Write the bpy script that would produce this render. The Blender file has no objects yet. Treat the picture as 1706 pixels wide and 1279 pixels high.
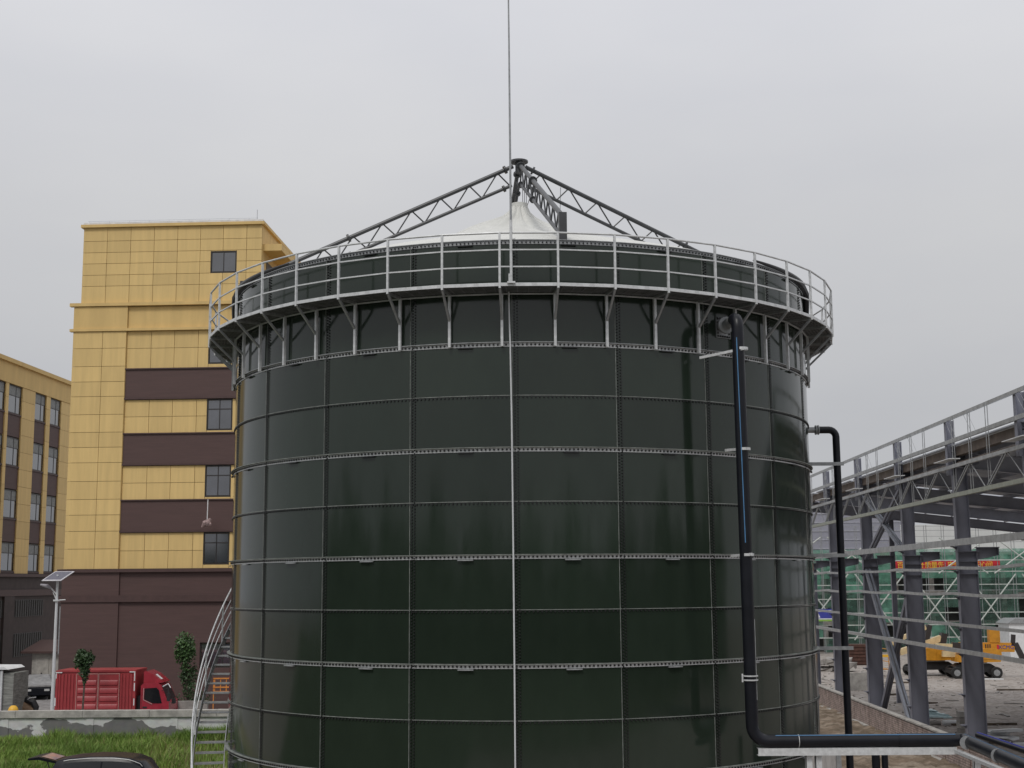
import bpy, math, random
import numpy as np
from mathutils import Vector
R_=math.radians
random.seed(7); rng=np.random.default_rng(7)
S=bpy.context.scene
# ---------------------------------------------------------------- camera
CZ=7.76; PITCH=.1476; ROLL=-.0073; F=2234.48
cd=bpy.data.cameras.new('camera'); cam=bpy.data.objects.new('camera',cd); S.collection.objects.link(cam)
cd.sensor_width=36; cd.lens=F/1706*36; cd.clip_start=.5; cd.clip_end=2000
from mathutils import Matrix
cam.matrix_world=Matrix.Translation((0,0,CZ))@Matrix.Rotation(math.pi/2+PITCH,4,'X')@Matrix.Rotation(-ROLL*-1,4,'Z')
S.camera=cam
# ---------------------------------------------------------------- sky, sun, exposure
W=bpy.data.worlds.new('World'); S.world=W; W.use_nodes=True
nt=W.node_tree; nt.nodes.clear()
def wn(t,**k):
    n=nt.nodes.new(t)
    for a,b in k.items(): setattr(n,a,b)
    return n
SUN_EL=R_(52); SUN_AZ=R_(200)
sky=wn('ShaderNodeTexSky',sky_type='NISHITA'); sky.sun_disc=False; sky.sun_elevation=SUN_EL; sky.sun_rotation=SUN_AZ
sky.dust_density=4; sky.air_density=1
tc=wn('ShaderNodeTexCoord'); sep=wn('ShaderNodeSeparateXYZ'); nt.links.new(tc.outputs['Generated'],sep.inputs[0])
cr=wn('ShaderNodeValToRGB'); nt.links.new(sep.outputs['Z'],cr.inputs[0])
e=cr.color_ramp.elements
e[0].position=0; e[0].color=(.50,.508,.525,1); e[1].position=1; e[1].color=(1.04,1.04,1.04,1)
for p,c in ((.12,(.545,.548,.56)),(.26,(.64,.64,.648)),(.40,(.755,.755,.775)),(.6,(.87,.87,.88))):
    q=e.new(p); q.color=(*c,1)
mp=wn('ShaderNodeMapping'); mp.inputs['Scale'].default_value=(1.6,1.6,4.5); nt.links.new(tc.outputs['Generated'],mp.inputs[0])
nz=wn('ShaderNodeTexNoise'); nz.inputs['Scale'].default_value=1.0; nz.inputs['Detail'].default_value=5; nz.inputs['Roughness'].default_value=.5
nt.links.new(mp.outputs[0],nz.inputs['Vector'])
cr2=wn('ShaderNodeValToRGB'); nt.links.new(nz.outputs[0],cr2.inputs[0])
cr2.color_ramp.elements[0].position=.28; cr2.color_ramp.elements[0].color=(.87,.885,.93,1)
cr2.color_ramp.elements[1].position=.72; cr2.color_ramp.elements[1].color=(1.05,1.05,1.045,1)
mu=wn('ShaderNodeMix',data_type='RGBA',blend_type='MULTIPLY'); mu.inputs[0].default_value=1
nt.links.new(cr.outputs[0],mu.inputs[6]); nt.links.new(cr2.outputs[0],mu.inputs[7])
sc=wn('ShaderNodeMix',data_type='RGBA',blend_type='MULTIPLY'); sc.inputs[0].default_value=1; sc.inputs[7].default_value=(9.45,9.48,9.55,1)
nt.links.new(mu.outputs[2],sc.inputs[6])
mx=wn('ShaderNodeMix',data_type='RGBA'); mx.inputs[0].default_value=.97
nt.links.new(sky.outputs[0],mx.inputs[6]); nt.links.new(sc.outputs[2],mx.inputs[7])
bg=wn('ShaderNodeBackground'); bg.inputs[1].default_value=.1; nt.links.new(mx.outputs[2],bg.inputs[0])
wo=wn('ShaderNodeOutputWorld'); nt.links.new(bg.outputs[0],wo.inputs[0])
sd=bpy.data.lights.new('sun','SUN'); sd.energy=1.35; sd.angle=R_(14); sd.color=(1,.97,.92)
so=bpy.data.objects.new('sun',sd); S.collection.objects.link(so)
sdir=Vector((math.sin(SUN_AZ)*math.cos(SUN_EL),math.cos(SUN_AZ)*math.cos(SUN_EL),math.sin(SUN_EL)))
so.rotation_euler=sdir.to_track_quat('Z','Y').to_euler()
S.view_settings.view_transform='Standard'; S.view_settings.look='None'; S.view_settings.exposure=0; S.view_settings.gamma=1
S.render.engine='CYCLES'
# ---------------------------------------------------------------- materials
MATS={}
def mat(name,col,rough=.6,metal=0,spec=.5,var=.12,scale=3,bump=0,bscale=40,coat=0,vec='Object',stretch=None,col2=None,objvar=0,lo=.35,hi=.65,detail=6):
    if name in MATS: return MATS[name]
    m=bpy.data.materials.new(name); m.use_nodes=True; t=m.node_tree; b=t.nodes['Principled BSDF']
    b.inputs['Roughness'].default_value=rough; b.inputs['Metallic'].default_value=metal
    b.inputs['Specular IOR Level'].default_value=spec; b.inputs['Coat Weight'].default_value=coat; b.inputs['Coat Roughness'].default_value=.06
    c2=col2 or tuple(max(0,c*(1-var*2)) for c in col)
    tcn=t.nodes.new('ShaderNodeTexCoord'); n=t.nodes.new('ShaderNodeTexNoise'); n.inputs['Scale'].default_value=scale; n.inputs['Detail'].default_value=detail
    n.inputs['Roughness'].default_value=.62
    src=tcn.outputs[vec]
    if stretch:
        mpn=t.nodes.new('ShaderNodeMapping'); mpn.inputs['Scale'].default_value=stretch; t.links.new(src,mpn.inputs[0]); src=mpn.outputs[0]
    t.links.new(src,n.inputs['Vector'])
    r=t.nodes.new('ShaderNodeValToRGB'); r.color_ramp.elements[0].position=lo; r.color_ramp.elements[1].position=hi
    r.color_ramp.elements[0].color=(*c2,1); r.color_ramp.elements[1].color=(*col,1)
    t.links.new(n.outputs[0],r.inputs[0]); out=r.outputs[0]
    if objvar:
        oi=t.nodes.new('ShaderNodeObjectInfo'); hs=t.nodes.new('ShaderNodeHueSaturation'); mr=t.nodes.new('ShaderNodeMapRange')
        mr.inputs[3].default_value=1-objvar; mr.inputs[4].default_value=1+objvar
        t.links.new(oi.outputs['Random'],mr.inputs[0]); t.links.new(mr.outputs[0],hs.inputs['Value']); t.links.new(out,hs.inputs['Color']); out=hs.outputs[0]
    t.links.new(out,b.inputs['Base Color'])
    if bump:
        n2=t.nodes.new('ShaderNodeTexNoise'); n2.inputs['Scale'].default_value=bscale; n2.inputs['Detail'].default_value=4; t.links.new(src if stretch else tcn.outputs[vec],n2.inputs['Vector'])
        bn=t.nodes.new('ShaderNodeBump'); bn.inputs['Strength'].default_value=bump; bn.inputs['Distance'].default_value=.02
        t.links.new(n2.outputs[0],bn.inputs['Height']); t.links.new(bn.outputs[0],b.inputs['Normal'])
    MATS[name]=m; return m
enamel=mat('enamel',(.0195,.029,.021),rough=.1,spec=.5,var=.07,scale=1.1,objvar=.18,stretch=(1.5,1.5,.6),bump=.035,bscale=.9,coat=0)
_t=enamel.node_tree; _b=_t.nodes['Principled BSDF']; _n=_t.nodes.new('ShaderNodeTexNoise'); _n.inputs['Scale'].default_value=5; _n.inputs['Detail'].default_value=8
_c=_t.nodes.new('ShaderNodeTexCoord'); _mp=_t.nodes.new('ShaderNodeMapping'); _mp.inputs['Scale'].default_value=(.7,.7,.25); _t.links.new(_c.outputs['Object'],_mp.inputs[0]); _t.links.new(_mp.outputs[0],_n.inputs['Vector'])
_r=_t.nodes.new('ShaderNodeMapRange'); _r.inputs[1].default_value=.35; _r.inputs[2].default_value=.7; _r.inputs[3].default_value=.08; _r.inputs[4].default_value=.15
_t.links.new(_n.outputs[0],_r.inputs[0]); _t.links.new(_r.outputs[0],_b.inputs['Roughness'])
galv=mat('galvanised',(.66,.67,.68),rough=.45,metal=.2,var=.12,scale=9)
galvd=mat('galvanised_dull',(.36,.37,.38),rough=.5,metal=.4,var=.15,scale=7)
seal=mat('sealant',(.24,.255,.24),rough=.6,var=.25,scale=4)
boltm=mat('bolt_cap',(.012,.012,.013),rough=.4,var=.1)
grating=mat('grating',(.19,.195,.20),rough=.6,metal=.3,var=.2,scale=5)
truss_m=mat('painted_steel',(.055,.057,.062),rough=.42,var=.15,scale=4)
membrane=mat('membrane',(.60,.60,.57),rough=.55,var=.05,scale=2)
rubber=mat('black_rubber',(.018,.018,.02),rough=.5)
pipe_m=mat('black_pipe',(.010,.011,.016),rough=.36,var=.2,scale=2,spec=.28)
pipeline=mat('pipe_blue_line',(.08,.22,.42),rough=.4)
yel=mat('yellow_cladding',(.69,.49,.20),rough=.62,var=.06,scale=1.6,objvar=.055,stretch=(2.2,2.2,.18),bump=.04,bscale=26)
yel2=mat('yellow_render',(.68,.475,.19),rough=.7,var=.07,scale=.9,stretch=(1.5,1.5,.25),bump=.04,bscale=30)
brn=mat('brown_cladding',(.088,.048,.044),rough=.6,var=.08,scale=1.2,objvar=.03,stretch=(.4,.4,6),bump=.25,bscale=8)
brnd=mat('brown_trim',(.075,.04,.037),rough=.55,var=.1)
dkgrey=mat('dark_brown_wall',(.06,.042,.040),rough=.7,var=.15,scale=2)
joint=mat('joint_backing',(.40,.28,.12),rough=.8,var=.1)
glass=mat('dark_glass',(.05,.053,.065),rough=.07,spec=.8,var=.3,scale=.5,coat=1,objvar=.4)
glass.node_tree.nodes['Principled BSDF'].inputs['Coat IOR'].default_value=2.1
carglass=mat('car_glass',(.012,.013,.016),rough=.06,spec=.5,var=.1)
frame_m=mat('dark_frame',(.035,.03,.03),rough=.45)
blind=mat('window_blind',(.24,.25,.25),rough=.5,var=.2,scale=6)
capw=mat('parapet_flashing',(.72,.72,.74),rough=.4)
steelr=mat('rafter_primer_lifted',(.36,.375,.44),rough=.5,var=.12,scale=1)  # same steel as the columns, lightened to offset dim light under the roof
steel=mat('primer_steel',(.19,.195,.24),rough=.5,var=.12,scale=1.1,stretch=(1,1,.3))
steell=mat('primer_steel_light',(.26,.28,.33),rough=.5,var=.12,scale=2)
girtm=mat('girt_zinc',(.40,.41,.41),rough=.42,metal=.45,var=.18,scale=3)
fascia=mat('gutter_brown',(.19,.15,.125),rough=.7,var=.2,scale=2)
roofu=mat('roof_sheet',(.60,.63,.70),rough=.55,var=.12,scale=.7)
white=mat('white_sheet',(.72,.73,.74),rough=.45,var=.08,scale=2)
lampw=mat('white_pole',(.62,.63,.65),rough=.35,var=.05)
conc=mat('concrete',(.33,.31,.29),rough=.85,var=.2,scale=2,bump=.3,bscale=12)
concl=mat('concrete_light',(.46,.44,.41),rough=.85,var=.2,scale=2.2,bump=.3,bscale=12)
redm=mat('truck_red',(.36,.045,.052),rough=.42,var=.15,scale=1.5,spec=.5)
redc=mat('cab_red',(.36,.03,.05),rough=.22,var=.1,coat=.4)
tyre=mat('tyre',(.018,.018,.018),rough=.8)
blackc=mat('car_black',(.010,.011,.016),rough=.25,var=.05,spec=.2)
tarp=mat('grey_tarp',(.33,.33,.34),rough=.6,var=.2,scale=3,bump=.6,bscale=4)
leaf=mat('leaf',(.075,.15,.045),rough=.5,var=.32,scale=1.4,lo=.3,hi=.7)
leafd=mat('leaf_dark',(.05,.10,.034),rough=.5,var=.32,scale=1.4,lo=.3,hi=.7)
bark=mat('bark',(.12,.095,.075),rough=.9,var=.3,scale=8,bump=.5)
grassm=mat('grass_blade',(.23,.33,.07),rough=.55,spec=.25,var=.28,scale=.35,col2=(.10,.18,.035),lo=.3,hi=.7)
grassdry=mat('grass_straw',(.33,.30,.12),rough=.7,var=.3,scale=.8)
orange=mat('machine_yellow',(.62,.28,.025),rough=.4,var=.15,scale=1.5)
cream=mat('machine_cream',(.66,.52,.30),rough=.5,var=.12)
netm=mat('green_net',(.09,.25,.175),rough=.85,var=.3,scale=.8,col2=(.15,.33,.25),bump=.5,bscale=3)
netd=mat('green_net_dark',(.08,.17,.13),rough=.85,scale=1.2,col2=(.04,.08,.06))
for _m in (netm,netd):
    _t=_m.node_tree; _b=_t.nodes['Principled BSDF']; _n=_t.nodes.new('ShaderNodeTexNoise'); _n.inputs['Scale'].default_value=1.1; _n.inputs['Detail'].default_value=8
    _c=_t.nodes.new('ShaderNodeTexCoord'); _t.links.new(_c.outputs['Object'],_n.inputs['Vector']); _r=_t.nodes.new('ShaderNodeMapRange'); _r.inputs[1].default_value=.35; _r.inputs[2].default_value=.65; _r.inputs[3].default_value=.45; _r.inputs[4].default_value=.95
    _t.links.new(_n.outputs[0],_r.inputs[0]); _t.links.new(_r.outputs[0],_b.inputs['Alpha'])
redb=mat('banner_red',(.55,.02,.035),rough=.6,var=.05)
yelt=mat('banner_yellow',(.85,.62,.06),rough=.6,var=.03)
blue=mat('sign_blue',(.04,.05,.32),rough=.5)
polem=mat('scaffold_tube',(.50,.53,.50),rough=.5,var=.15,scale=4)
brick=mat('brick',(.46,.365,.33),rough=.85,var=.25,scale=3,detail=3,bump=.3,bscale=15)
mortar=mat('mortar',(.11,.09,.08),rough=.9)
tan=mat('brown_cover',(.22,.14,.08),rough=.7,var=.2)
ylw=mat('safety_yellow',(.75,.42,.03),rough=.45,var=.06)
bluesheet=mat('pale_blue_sheet',(.42,.56,.58),rough=.45,var=.12,scale=4)
orangeb=mat('orange_barrier',(.7,.26,.05),rough=.6)

def ground_mat(name,cols,scales,bump=.5,bs=3):
    m=bpy.data.materials.new(name); m.use_nodes=True; t=m.node_tree; b=t.nodes['Principled BSDF']; b.inputs['Roughness'].default_value=.92; b.inputs['Specular IOR Level'].default_value=.2
    tcn=t.nodes.new('ShaderNodeTexCoord'); cur=None
    for i,(c,s) in enumerate(zip(cols[1:],scales)):
        n=t.nodes.new('ShaderNodeTexNoise'); n.inputs['Scale'].default_value=s; n.inputs['Detail'].default_value=8; n.inputs['Roughness'].default_value=.65
        mpn=t.nodes.new('ShaderNodeMapping'); mpn.inputs['Location'].default_value=(i*13.1,i*7.7,0); t.links.new(tcn.outputs['Object'],mpn.inputs[0]); t.links.new(mpn.outputs[0],n.inputs['Vector'])
        r=t.nodes.new('ShaderNodeValToRGB'); r.color_ramp.elements[0].position=.42; r.color_ramp.elements[1].position=.6; t.links.new(n.outputs[0],r.inputs[0])
        x=t.nodes.new('ShaderNodeMix'); x.data_type='RGBA'; t.links.new(r.outputs[0],x.inputs[0]); x.inputs[7].default_value=(*c,1)
        if cur is None: x.inputs[6].default_value=(*cols[0],1)
        else: t.links.new(cur,x.inputs[6])
        cur=x.outputs[2]
    t.links.new(cur,b.inputs['Base Color'])
    n=t.nodes.new('ShaderNodeTexNoise'); n.inputs['Scale'].default_value=bs; n.inputs['Detail'].default_value=8; t.links.new(tcn.outputs['Object'],n.inputs['Vector'])
    bn=t.nodes.new('ShaderNodeBump'); bn.inputs['Strength'].default_value=bump; bn.inputs['Distance'].default_value=.15; t.links.new(n.outputs[0],bn.inputs['Height']); t.links.new(bn.outputs[0],b.inputs['Normal'])
    return m
dirt=ground_mat('yard_dirt',[(.25,.215,.19),(.33,.30,.27),(.17,.145,.125),(.36,.33,.31)],[.18,.6,2.6],.8,2)
soil=ground_mat('brown_soil',[(.22,.165,.12),(.34,.28,.22),(.13,.10,.07)],[.5,1.1],1,3)
roadm=ground_mat('concrete_road',[(.27,.26,.265),(.32,.31,.31),(.20,.19,.19)],[.3,1.5],.2,6)
turf=ground_mat('turf_soil',[(.26,.23,.14),(.38,.34,.23),(.15,.15,.07)],[.35,1.5],.8,4)
def wall_mat():
    m=bpy.data.materials.new('peeling_plaster'); m.use_nodes=True; t=m.node_tree; b=t.nodes['Principled BSDF']; b.inputs['Roughness'].default_value=.9
    tcn=t.nodes.new('ShaderNodeTexCoord'); mpn=t.nodes.new('ShaderNodeMapping'); mpn.inputs['Scale'].default_value=(1,1,1.6); t.links.new(tcn.outputs['Object'],mpn.inputs[0])
    n=t.nodes.new('ShaderNodeTexNoise'); n.inputs['Scale'].default_value=.55; n.inputs['Detail'].default_value=5; t.links.new(mpn.outputs[0],n.inputs['Vector'])
    sp=t.nodes.new('ShaderNodeSeparateXYZ'); t.links.new(tcn.outputs['Object'],sp.inputs[0])
    ad=t.nodes.new('ShaderNodeMath'); ad.operation='MULTIPLY_ADD'; ad.inputs[1].default_value=.19; t.links.new(sp.outputs['Z'],ad.inputs[0]); t.links.new(n.outputs[0],ad.inputs[2])
    r=t.nodes.new('ShaderNodeValToRGB'); r.color_ramp.elements[0].position=.765; r.color_ramp.elements[1].position=.778
    r.color_ramp.elements[0].color=(.16,.155,.145,1); r.color_ramp.elements[1].color=(.55,.57,.54,1); t.links.new(ad.outputs[0],r.inputs[0])
    n2=t.nodes.new('ShaderNodeTexNoise'); n2.inputs['Scale'].default_value=3; n2.inputs['Detail'].default_value=6; t.links.new(mpn.outputs[0],n2.inputs['Vector'])
    x=t.nodes.new('ShaderNodeMix'); x.data_type='RGBA'; x.blend_type='MULTIPLY'; x.inputs[0].default_value=.55; t.links.new(r.outputs[0],x.inputs[6]); t.links.new(n2.outputs[1],x.inputs[7])
    hs=t.nodes.new('ShaderNodeHueSaturation'); hs.inputs['Saturation'].default_value=.25; hs.inputs['Value'].default_value=1.35; t.links.new(x.outputs[2],hs.inputs['Color'])
    t.links.new(hs.outputs[0],b.inputs['Base Color'])
    return m
peel=wall_mat()
# ---------------------------------------------------------------- helpers
class MB:
    def __init__(s): s.v=[]; s.f=[]; s.sm=[]
    def add(s,vs,fs,sm=False):
        o=len(s.v); s.v+= [tuple(v) for v in vs]; s.f+=[tuple(i+o for i in f) for f in fs]; s.sm+=[sm]*len(fs); return s
    def box(s,x0,x1,y0,y1,z0,z1):
        vs=[(x,y,z) for z in (z0,z1) for y in (y0,y1) for x in (x0,x1)]
        return s.add(vs,[(0,2,3,1),(4,5,7,6),(0,1,5,4),(2,6,7,3),(0,4,6,2),(1,3,7,5)])
    def bar(s,p,q,w,h,up=(0,0,1)):
        p=Vector(p);q=Vector(q); d=(q-p).normalized(); u=Vector(up)
        if abs(d.dot(u))>.98: u=Vector((0,1,0))
        a=d.cross(u).normalized()*w/2; b=a.cross(d).normalized()*h/2
        vs=[p-a-b,p+a-b,p+a+b,p-a+b,q-a-b,q+a-b,q+a+b,q-a+b]
        return s.add(vs,[(0,1,2,3),(7,6,5,4),(0,4,5,1),(1,5,6,2),(2,6,7,3),(3,7,4,0)])
    def tube(s,pts,r,n=8,cap=True):
        pts=[Vector(p) for p in pts]; k=len(pts); rings=[]
        rr=r if isinstance(r,(list,tuple)) else [r]*k
        prev=None
        for i,p in enumerate(pts):
            d=(pts[min(i+1,k-1)]-pts[max(i-1,0)]).normalized()
            if prev is None:
                u=Vector((0,0,1)) if abs(d.z)<.9 else Vector((0,1,0))
                a=d.cross(u).normalized()
            else:
                a=(prev-d*prev.dot(d)).normalized()
            prev=a; b=d.cross(a)
            rings.append([p+(a*math.cos(2*math.pi*j/n)+b*math.sin(2*math.pi*j/n))*rr[i] for j in range(n)])
        vs=[v for g in rings for v in g]; fs=[]
        for i in range(k-1):
            for j in range(n):
                fs.append((i*n+j,i*n+(j+1)%n,(i+1)*n+(j+1)%n,(i+1)*n+j))
        s.add(vs,fs,True)
        if cap:
            s.add(rings[0],[tuple(range(n))[::-1]]); s.add(rings[-1],[tuple(range(n))])
        return s
    def prism(s,poly,x0,x1,axis='x'):
        n=len(poly)
        if axis=='x': vs=[(x0,a,b) for a,b in poly]+[(x1,a,b) for a,b in poly]
        elif axis=='y': vs=[(a,x0,b) for a,b in poly]+[(a,x1,b) for a,b in poly]
        else: vs=[(a,b,x0) for a,b in poly]+[(a,b,x1) for a,b in poly]
        return s.add(vs,[tuple(range(n))[::-1],tuple(range(n,2*n))]+[(i,(i+1)%n,n+(i+1)%n,n+i) for i in range(n)])
    def arc(s,r0,r1,z0,z1,a0,a1,n,smooth=False):
        """closed ring segment about the z axis, angle 0 faces -y"""
        P=lambda r,a,z:(r*math.sin(a),-r*math.cos(a),z)
        vs=[];m=n+1
        for i in range(m):
            a=a0+(a1-a0)*i/n; vs+=[P(r0,a,z0),P(r1,a,z0),P(r1,a,z1),P(r0,a,z1)]
        fs=[]
        for i in range(n):
            o=i*4
            for j in range(4):
                fs.append((o+j,o+(j+1)%4,o+4+(j+1)%4,o+4+j))
        fs+=[(3,2,1,0),(n*4,n*4+1,n*4+2,n*4+3)]
        return s.add(vs,fs,False)
    def mesh(s,name,m):
        me=bpy.data.meshes.new(name); me.from_pydata(s.v,[],s.f); me.update()
        me.polygons.foreach_set('use_smooth',s.sm)
        import bmesh
        if len(s.f)<60000:
            bm=bmesh.new(); bm.from_mesh(me); bmesh.ops.recalc_face_normals(bm,faces=bm.faces); bm.to_mesh(me); bm.free()
        me.set_sharp_from_angle(angle=.62)
        me.materials.append(m); return me
def link(name,me,parent=None,loc=(0,0,0),rot=(0,0,0),sc=None):
    o=bpy.data.objects.new(name,me); S.collection.objects.link(o); o.parent=parent; o.location=loc; o.rotation_euler=rot
    if sc: o.scale=sc
    return o
def part(name,mb,m,parent,loc=(0,0,0),rot=(0,0,0),stuff=False,label=None):
    o=link(name,mb.mesh(name,m),parent,loc,rot)
    if stuff: o['kind']='stuff'
    if label: o['label']=label
    return o
def thing(name,label,cat,loc=(0,0,0),rz=0,group=None):
    o=link(name,None,None,loc,(0,0,rz)); o['label']=label; o['category']=cat
    if group: o['group']=group
    return o
def tag(o,label,cat,group=None):
    o['label']=label; o['category']=cat
    if group: o['group']=group
    return o
def struct(name,mb,m,loc=(0,0,0)):
    o=part(name,mb,m,None,loc); o['kind']='structure'; return o
def ray(px,py):
    a=(px-853)/F; b=(py-639.5)/F; u=a+ROLL*b; v=b-ROLL*a
    return Vector((u,math.cos(PITCH)+v*math.sin(PITCH),math.sin(PITCH)-v*math.cos(PITCH)))
def atY(px,py,Y): d=ray(px,py); k=Y/d.y; return Vector((d.x*k,Y,d.z*k+CZ))
def atZ(px,py,Z=0): d=ray(px,py); k=(Z-CZ)/d.z; return Vector((d.x*k,d.y*k,Z))
def copy_tree(o,label=None):
    c=o.copy(); S.collection.objects.link(c)
    if label: c['label']=label
    for ch in o.children:
        d=ch.copy(); S.collection.objects.link(d); d.parent=c
        for g in ch.children:
            h=g.copy(); S.collection.objects.link(h); h.parent=d
    return c
# ---------------------------------------------------------------- ground
struct('ground',MB().box(-400,400,-300,700,-.5,0),dirt)
struct('road',MB().add([(-60,62.4,.004),(4,62.4,.004),(4,104,.004),(-60,104,.004)],[(0,1,2,3)]),roadm)
g=MB(); 
nx,ny=60,44; vs=[];fs=[]
for j in range(ny+1):
    for i in range(nx+1):
        x=-34+i*(32/nx); y=40+j*(20.9/ny); vs.append((x,y,.02+.83*max(0,min(1,(y-49)/11.5))+.10*rng.random()*(1 if 0<i<nx and 0<j<ny else .2)))
for j in range(ny):
    for i in range(nx): a=j*(nx+1)+i; fs.append((a,a+1,a+nx+2,a+nx+1))
struct('verge_ground',MB().add(vs,fs,True),turf)
vs=[];fs=[];nx,ny=44,90
for j in range(ny+1):
    for i in range(nx+1):
        x=8.2+i*(10.2/nx)+j*.022; y=32+j*(60/ny); h=.05+.32*min(1,i/30)+.14*rng.random()*(1 if 0<i<nx and 0<j<ny else .1); vs.append((x,y,h))
for j in range(ny):
    for i in range(nx): a=j*(nx+1)+i; fs.append((a,a+1,a+nx+2,a+nx+1))
struct('soil_strip',MB().add(vs,fs,True),soil)
# ---------------------------------------------------------------- storage tank
TX,TY=.2517,38.133; RT=8.01; N=21; DT=2*math.pi/N; TH0=-.0301; ZT=[1.2*i for i in range(14)]
tank=thing('storage_tank','huge dark green bolted enamel steel tank in the middle of the yard','storage tank',(TX,TY,0))
def panel_mesh():
    mb=MB(); n=14; h=1.2; a0,a1=-DT/2,DT/2; e=.006
    P=lambda r,a,z:(r*math.sin(a),-r*math.cos(a),z)
    vs=[];fs=[]
    for i in range(n+1):
        a=a0+(a1-a0)*i/n; lean=.004*(i/n)
        vs+=[P(RT+.004+lean,a,-.02),P(RT-.001+lean,a,h-.001)]
    for i in range(n): fs.append((2*i,2*i+2,2*i+3,2*i+1))
    mb.add(vs,fs,True)
    vs=[];fs=[]
    for i in range(n+1):
        a=a0+(a1-a0)*i/n; vs+=[P(RT+.008,a,-.02),P(RT-.012,a,-.02),P(RT-.012,a,h)]
    for i in range(n): fs+=[(3*i,3*i+3,3*i+4,3*i+1),(3*i+1,3*i+4,3*i+5,3*i+2)]
    mb.add(vs,fs,True)
    return mb
pm=panel_mesh(); me=bpy.data.meshes.new('panel'); me.from_pydata(pm.v,[],pm.f); me.polygons.foreach_set('use_smooth',pm.sm); me.materials.append(enamel)
for t in range(13):
    for i in range(N):
        link('panel',me,tank,(0,0,ZT[t]),(0,0,TH0+(i+.5)*DT))
# light sealant beads on every seam
vm=MB().box(-.006,.006,-RT-.014,-RT+.01,0,15.6).mesh('seam_bead',seal)
for i in range(N): link('seam_bead',vm,tank,(0,0,0),(0,0,TH0+i*DT))
hm=MB().arc(RT-.01,RT+.018,-.028,-.012,0,2*math.pi,168).mesh('seam_bead_level',seal)
for t in range(1,13): link('seam_bead',hm,tank,(0,0,ZT[t]))
# bolt caps
bt=MB()
def cap(a,z,R,r=.021,h=.026):
    c=Vector((math.sin(a),-math.cos(a),0)); t_=Vector((math.cos(a),math.sin(a),0)); u=Vector((0,0,1)); b0=c*R+Vector((0,0,z)); b1=c*(R+h)+Vector((0,0,z))
    vs=[b0+(t_*math.cos(k*1.0472)+u*math.sin(k*1.0472))*r for k in range(6)]+[b1+(t_*math.cos(k*1.0472)+u*math.sin(k*1.0472))*r*.8 for k in range(6)]
    bt.add(vs,[(6,7,8,9,10,11)]+[(k,(k+1)%6,6+(k+1)%6,6+k) for k in range(6)])
for i in range(N):
    a=TH0+i*DT; aa=(a+math.pi)%(2*math.pi)-math.pi
    if abs(aa)>1.75: continue
    k=0; z=1.5
    while z<15.55:
        cap(a+.0065,z,RT+.006); cap(a+.0148,z+.035,RT+.006); z+=.07
HEAVY=(3,5,7,9,11,13)   # courses that carry an angle ring (ZT index 6 is 7.2 m)
HEAVY_Z=[3.6,6.0,8.4,10.8,13.2,15.6]
for t in range(2,13):
    z=ZT[t]; hv=any(abs(z-q)<.01 for q in HEAVY_Z)
    for k in range(530):
        a=2*math.pi*k/530; aa=(a+math.pi)%(2*math.pi)-math.pi
        if abs(aa)<1.75: cap(aa,z-.062 if not hv else z-.055,RT+(.006 if not hv else .018),.023 if not hv else .026)
for k in range(530):
    a=2*math.pi*k/530; aa=(a+math.pi)%(2*math.pi)-math.pi
    if abs(aa)<1.75: cap(aa,15.6-.06,RT+.018,.021)
part('bolt_cap',bt,boltm,tank,stuff=True)
# angle rings
for z in HEAVY_Z:
    mb=MB().arc(RT+.002,RT+.02,z-.10,z-.012,0,2*math.pi,168)
    ring=part('stiffener_ring',mb,galv if z<13.5 else galvd,tank)
    w=.085 if z<15 else .05
    part('ring_flange',MB().arc(RT+.002,RT+w,z-.012,z+.004,0,2*math.pi,168),seal if z<13 else galvd,ring)
    sp=MB().arc(RT+.022,RT+.07,-.135,-.108,-.022,.022,3).mesh('splice_plate',galvd if z<10 else boltm)
    for i in range(N):
        if abs(((TH0+(i+.55)*DT+math.pi)%(2*math.pi))-math.pi)<1.8: link('splice_plate',sp,ring,(0,0,z),(0,0,TH0+(i+.55)*DT))
# black edging hose that clamps the membrane along the rim sides and back
for s in (-1,1):
    pts=[((RT+.03)*math.sin(a*s),-(RT+.03)*math.cos(a*s),15.66) for a in np.linspace(R_(46),R_(74),12)]
    pts+=[((RT+.07)*math.sin(a*s),-(RT+.07)*math.cos(a*s),15.66-.9*((i+1)/5)**1.6) for i,a in enumerate(np.linspace(R_(76),R_(86),5))]
    part('edge_hose',MB().tube(pts,[.03+.075*min(1,i/9) for i in range(17)],8),rubber,tank)
# ---------------------------------------------------------------- ring walkway
wk=thing('ring_walkway','galvanised walkway with three-rail guardrail round the tank top','walkway',(TX,TY,0))
RO_=8.78; PA0=R_(-3.33); DP=2*math.pi/42; PT=[PA0+i*DP for i in range(42)]
def cy(r,a,z): return Vector((r*math.sin(a),-r*math.cos(a),z))
upm=MB(); upm.box(-.03,.03,-8.14,-8.075,13.1,14.34); upm=upm.mesh('bracket',galv)
dgm=MB(); dgm.bar((0,-8.13,13.72),(0,-RO_+.03,14.31),.05,.05); dgm.bar((0,-8.1,14.33),(0,-RO_+.02,14.33),.05,.06); dgm=dgm.mesh('bracket_brace',galvd)
pom=MB(); pom.box(-.024,.024,-RO_-.024,-RO_+.024,14.3,15.56); pom=pom.mesh('post',galv)
flm=MB()
for r in np.arange(8.12,8.76,.085): flm.bar(cy(r,0,14.365),cy(r,DP,14.365),.03,.03)
flm.bar(cy(8.06,0,14.375),cy(8.06,DP,14.375),.05,.05); 
for k in range(5): flm.bar(cy(8.06,DP*(k+.5)/5,14.355),cy(8.74,DP*(k+.5)/5,14.355),.03,.02)
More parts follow.
